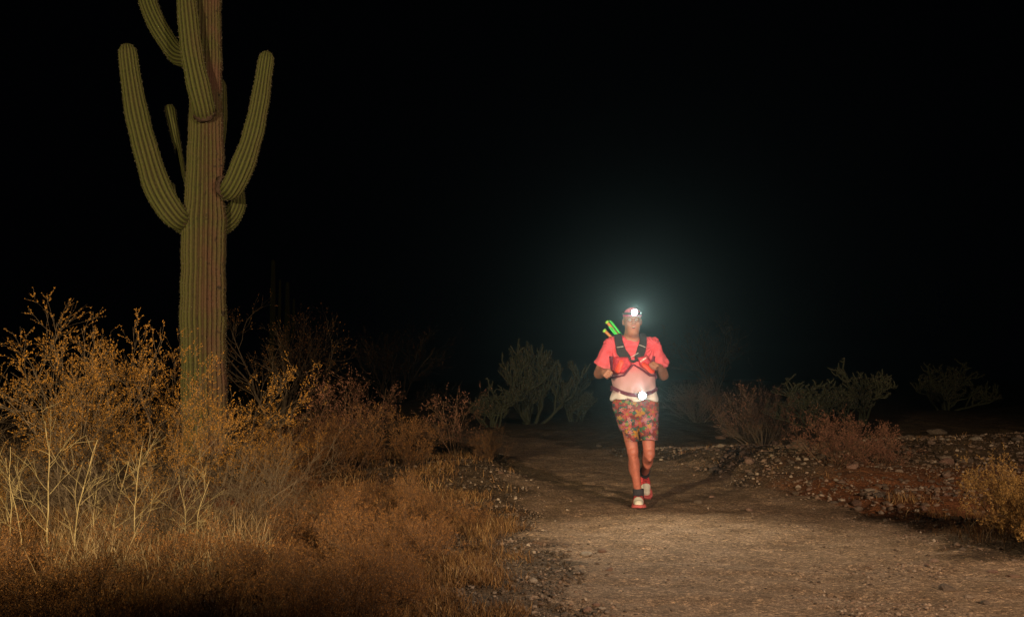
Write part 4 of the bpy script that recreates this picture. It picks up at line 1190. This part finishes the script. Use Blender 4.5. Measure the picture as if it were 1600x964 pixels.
def shorts_mat():
    t = NT('floral_shorts'); o = t.obj()
    mp = t.node('ShaderNodeMapping'); mp.inputs['Scale'].default_value = (1, .35, 1); t.l.new(o, mp.inputs[0])
    def flower(scale, seed, petals, cols, rmax, base):
        m = t.node('ShaderNodeMapping'); m.inputs['Location'].default_value = (seed, seed * .7, seed * 1.3); t.l.new(mp.outputs[0], m.inputs[0])
        v = t.node('ShaderNodeTexVoronoi'); v.inputs['Scale'].default_value = scale; v.inputs['Randomness'].default_value = .8
        t.l.new(m.outputs[0], v.inputs['Vector'])
        d = t.node('ShaderNodeVectorMath'); d.operation = 'SUBTRACT'; t.l.new(m.outputs[0], d.inputs[0]); t.l.new(v.outputs['Position'], d.inputs[1])
        s = t.node('ShaderNodeSeparateXYZ'); t.l.new(d.outputs[0], s.inputs[0])
        ang = t.math('ARCTAN2', s.outputs[2], s.outputs[0])
        rr = t.math('SQRT', t.math('ADD', t.math('POWER', t.math('ABSOLUTE', s.outputs[2]), 2.0), t.math('POWER', t.math('ABSOLUTE', s.outputs[0]), 2.0)))
        lim = t.math('MULTIPLY', t.math('MULTIPLY_ADD', t.math('COSINE', t.math('MULTIPLY', ang, petals)), .28, .72), rmax)
        mask = t.math('LESS_THAN', rr, lim); centre = t.math('LESS_THAN', rr, rmax * .22)
        rc = t.node('ShaderNodeSeparateColor'); t.l.new(v.outputs['Color'], rc.inputs[0])
        col = t.ramp(rc.outputs[0], cols, 'CONSTANT')
        c = t.mix(mask, base, col)
        return t.mix(centre, c, (.45, .25, .04))
    n = t.noise(22, 3, mp.outputs[0])
    base = t.ramp(n, [(.0, (.035, .07, .055)), (.44, (.20, .04, .045)), (.52, (.30, .05, .05)), (.6, (.06, .10, .085))], 'CONSTANT')
    c = flower(14, 3.1, 2, [(0, (.06, .2, .1)), (.35, (.03, .12, .12)), (.7, (.25, .3, .12))], .032, base)
    c = flower(8.5, 7.7, 5, [(0, (.5, .16, .2)), (.3, (.62, .26, .03)), (.5, (.55, .10, .08)), (.8, (.4, .15, .22))], .050, c)
    c = flower(15, 1.3, 5, [(0, (.6, .22, .24)), (.4, (.42, .05, .06)), (.75, (.6, .3, .08))], .022, c)
    hs = t.node('ShaderNodeHueSaturation'); hs.inputs['Value'].default_value = .72; hs.inputs['Saturation'].default_value = 1.0; t.l.new(c, hs.inputs['Color'])
    t.color(hs.outputs[0]); t.bump(t.noise(30, 4, o), .4, .012); t.b.inputs['Roughness'].default_value = .75
    return t.m
M['shorts'] = shorts_mat()
link('shorts', S.mesh('shorts'), M['shorts'], person)

# ---- shoes and socks
M['shoe_red'] = mat_plain('red_shoe', (.55, .05, .05), .6, .3, .3, 60, .002)
M['shoe_white'] = mat_plain('cream_toe_cap', (.72, .66, .52), .6, .3, .08, 60)
M['sole_red'] = mat_plain('red_sole', (.50, .10, .09), .7, .3, .3, 60)
M['sock'] = mat_plain('charcoal_sock', (.045, .04, .045), .9, .1, .3, 150, .001)
def shoe(an, t, u, side, tagside):
    s = np.cross(t, u)
    Fd = Field((-.07, -.09, -.10), (.07, .24, .09), .0035)   # x: side, y: toe, z: up, ankle at origin
    X, Y, Z = Fd.grid()
    foot = smin(conef((0, -.035, 0), (.0, .06, 0), .034, .036)(X, Y, 0 * Z), conef((0, .06, 0), (.006 * side, .145, 0), .040, .047)(X, Y, 0 * Z), .03)
    foot = smin(foot, conef((0, .145, 0), (-.004 * side, .168, 0), .045, .040)(X, Y, 0 * Z), .02)
    z0 = -.092
    lug = .003 * np.sign(np.sin(Y * 420))
    sole = smax(foot - .006 + lug * (Z < -.082), np.abs(Z - (z0 + .014 + .02 * np.clip(Y - .12, 0, 1))) - .013, .004)
    up = smin(conef((0, -.03, -.045), (0, .06, -.05), .040, .040)(X, Y, Z), conef((0, .06, -.052), (.003 * side, .150, -.062), .040, .034)(X, Y, Z), .03)
    up = smin(up, conef((0, -.018, -.03), (0, -.014, .012), .042, .038)(X, Y, Z), .025)
    up = smin(up, conef((0, .0, -.012), (0, .10, -.042), .038, .032)(X, Y, Z), .02)
    up = smax(up, foot - .001, .01); up = smax(up, -(Z + .068), .002)
    up = smax(up, Z - (.002 - .30 * np.clip(Y, -1, .02)), .004)
    up = smax(up, -conef((0, -.008, -.02), (0, -.004, .05), .038, .040)(X, Y, Z), .003)
    root = empty('shoe'); root.parent = person
    Mx = Matrix(((s[0], t[0], u[0], an[0]), (s[1], t[1], u[1], an[1]), (s[2], t[2], u[2], an[2]), (0, 0, 0, 1)))
    root.matrix_local = Mx @ Matrix.Diagonal((1.08, 1.06, 1.0, 1))
    link('sole', Fd.mesh('sole', True, sole.astype(np.float32)), M['sole_red'], root)
    link('upper', Fd.mesh('upper', True, smax(up, Y - .100, .001).astype(np.float32)), M['shoe_red'], root)
    link('toe_cap', Fd.mesh('toe_cap', True, smax(up - .0015, .098 - Y, .001).astype(np.float32)), M['shoe_white'], root)
    for k in range(4):
        y0 = .028 + k * .02; z1 = .014 - k * .0095
        tube_obj('lace', [(-.024, y0, z1 - .014), (0, y0 + .006, z1 + .003), (.024, y0, z1 - .014)], .0026, M['black'], root, 5, 8)
    sk = smax(conef((0, -.004, -.03), (0, -.0, .075), .046, .044)(X, Y, Z), Z - .055, .003)
    link('sock', Fd.mesh('sock', True, sk.astype(np.float32)), M['sock'], root)
shoe(ANR, TR, UR, -1, 0)
shoe(ANL, TL, UL, 1, 0)

# ---- headlamp and waist lamp: real lamps
def emis(name, col, st):
    m = bpy.data.materials.new(name); m.use_nodes = True; t = m.node_tree
    for n in list(t.nodes):
        if n.type == 'BSDF_PRINCIPLED': t.nodes.remove(n)
    e = t.nodes.new('ShaderNodeEmission'); e.inputs[0].default_value = (*col, 1); e.inputs[1].default_value = st
    t.links.new(e.outputs[0], t.nodes['Material Output'].inputs['Surface']); return m
M['led'] = emis('lit_led', (.9, 1.0, .98), 60)
def lamp_unit(name, c, wx, wz, lens_r):
    root = empty(name); root.parent = person; root.location = c
    bm = bmesh.new(); bmesh.ops.create_cube(bm, size=1)
    for v in bm.verts: v.co = Vector((v.co.x * wx, v.co.y * .032, v.co.z * wz))
    bmesh.ops.bevel(bm, geom=bm.edges[:], offset=.008, segments=3, affect='EDGES')
    me = bpy.data.meshes.new('lamp_housing'); bm.to_mesh(me); bm.free(); link('lamp_housing', me, M['black_plastic'], root, True)
    bm = bmesh.new(); bmesh.ops.create_uvsphere(bm, u_segments=40, v_segments=20, radius=lens_r)
    for v in bm.verts: v.co.y = v.co.y * .45 - .016
    me = bpy.data.meshes.new('lens'); bm.to_mesh(me); bm.free(); link('lens', me, M['led'], root, True)
    return root
HL = (-.052, -.118, 1.722); WL = (.006, -.160, .992)
lamp_unit('headlamp', HL, .066, .052, .025)
lamp_unit('waist_lamp', WL, .074, .062, .031)
# strap of the headlamp round the cap
hs = [( -.056 + .0885 * math.sin(a), .0 - .1085 * math.cos(a), 1.722 - .01 * math.cos(a)) for a in np.linspace(0, 2 * PI, 25)]
P, _ = resample(hs, [1] * len(hs), 60)
bmV = []; bmF = []
for i, p in enumerate(P):
    bmV += [(p[0], p[1], p[2] - .011), (p[0], p[1], p[2] + .011)]
    if i: bmF.append((2 * i - 2, 2 * i, 2 * i + 1, 2 * i - 1))
hsobj = link('headlamp_strap', mesh_np('headlamp_strap', bmV, bmF, True), M['black'], person)
md = hsobj.modifiers.new('thick', 'SOLIDIFY'); md.thickness = .002
for c, tgt, en, ang in ((HL, (.5, -5.2, 0), 230, 100), (WL, (.2, -6.5, .6), 110, 150)):
    l = spot('lamp_beam', (RX + c[0], RY + c[1] - .04, c[2] + person.location.z), (RX + tgt[0], RY + tgt[1], tgt[2]), en, (1.0, .90, .70), ang, 1.0, .02)

# ---- bundle of orange and green sticks behind the shoulder
M['stick_orange'] = mat_plain('orange_stick', (.62, .26, .08), .5, .4, .1)
M['stick_green'] = mat_plain('neon_green', (.08, .85, .12), .4, .4, .05)
M['cap_green'] = mat_plain('lime_end_cap', (.35, .75, .08), .4, .4, .05)
bun = empty('stick_bundle', (RX, RY, person.location.z))
tag(bun, 'orange and neon green sticks poking up behind the runner\'s shoulder', 'sticks')
def stick(name, a, b, r, mat, y, capped=False):
    a = (*P2(*a), y); b = (*P2(*b), y + .03)
    pts = [(a[0], a[2], a[1]), ((a[0] + b[0]) / 2, (a[2] + b[2]) / 2, (a[1] + b[1]) / 2), (b[0], b[2], b[1])]
    o = tube_obj(name, pts, r, mat, bun, 10, 6)
    # closed ends
    d = A(*pts[0]) - A(*pts[2]); d /= np.linalg.norm(d)
    for e, sgn in ((pts[0], 1), (pts[2], -1)):
        ee = A(*e)
        pc, _ = resample([ee - d * .012, ee, ee + d * .012] if capped and sgn > 0 else [ee - d * .001, ee, ee + d * .001], [1, 1, 1], 5)
        rr = r * 1.35 if capped and sgn > 0 else r
        V, F = tubes([pc[None]], [np.array([[.001, rr, rr, rr, .001]])], 10)
        link('end_cap', mesh_np('end_cap', V, F), M['cap_green'] if capped and sgn > 0 else mat, o)
stick('orange_stick', (953, 495), (975, 520), .0145, M['stick_orange'], .10, True)
stick('orange_stick', (949, 509), (966, 525), .0145, M['stick_orange'], .12, True)
stick('green_stick', (957, 493), (976, 516), .0072, M['stick_green'], .07)
stick('green_stick', (960, 494), (979, 517), .0055, M['stick_green'], .09)
stick('green_stick', (956, 503), (970, 520), .0072, M['stick_green'], .08)
stick('green_stick', (960, 504), (974, 521), .0060, M['stick_green'], .075)

# ---------------------------------------------------------------- thin dusty air
hz = bpy.data.materials.new('dusty_air'); hz.use_nodes = True; t = hz.node_tree
for n in list(t.nodes):
    if n.type == 'BSDF_PRINCIPLED': t.nodes.remove(n)
pv = t.nodes.new('ShaderNodeVolumePrincipled'); pv.inputs['Density'].default_value = .0007
pv.inputs['Color'].default_value = (.5, .85, 1, 1); pv.inputs['Anisotropy'].default_value = .9
t.links.new(pv.outputs[0], t.nodes['Material Output'].inputs['Volume'])
bm = bmesh.new(); bmesh.ops.create_cube(bm, size=1)
for v in bm.verts: v.co = Vector((v.co.x * 1300, v.co.y * 1300, v.co.z * 30 + 6))
me = bpy.data.meshes.new('haze'); bm.to_mesh(me); bm.free()
tag(link('haze', me, hz), kind='stuff')
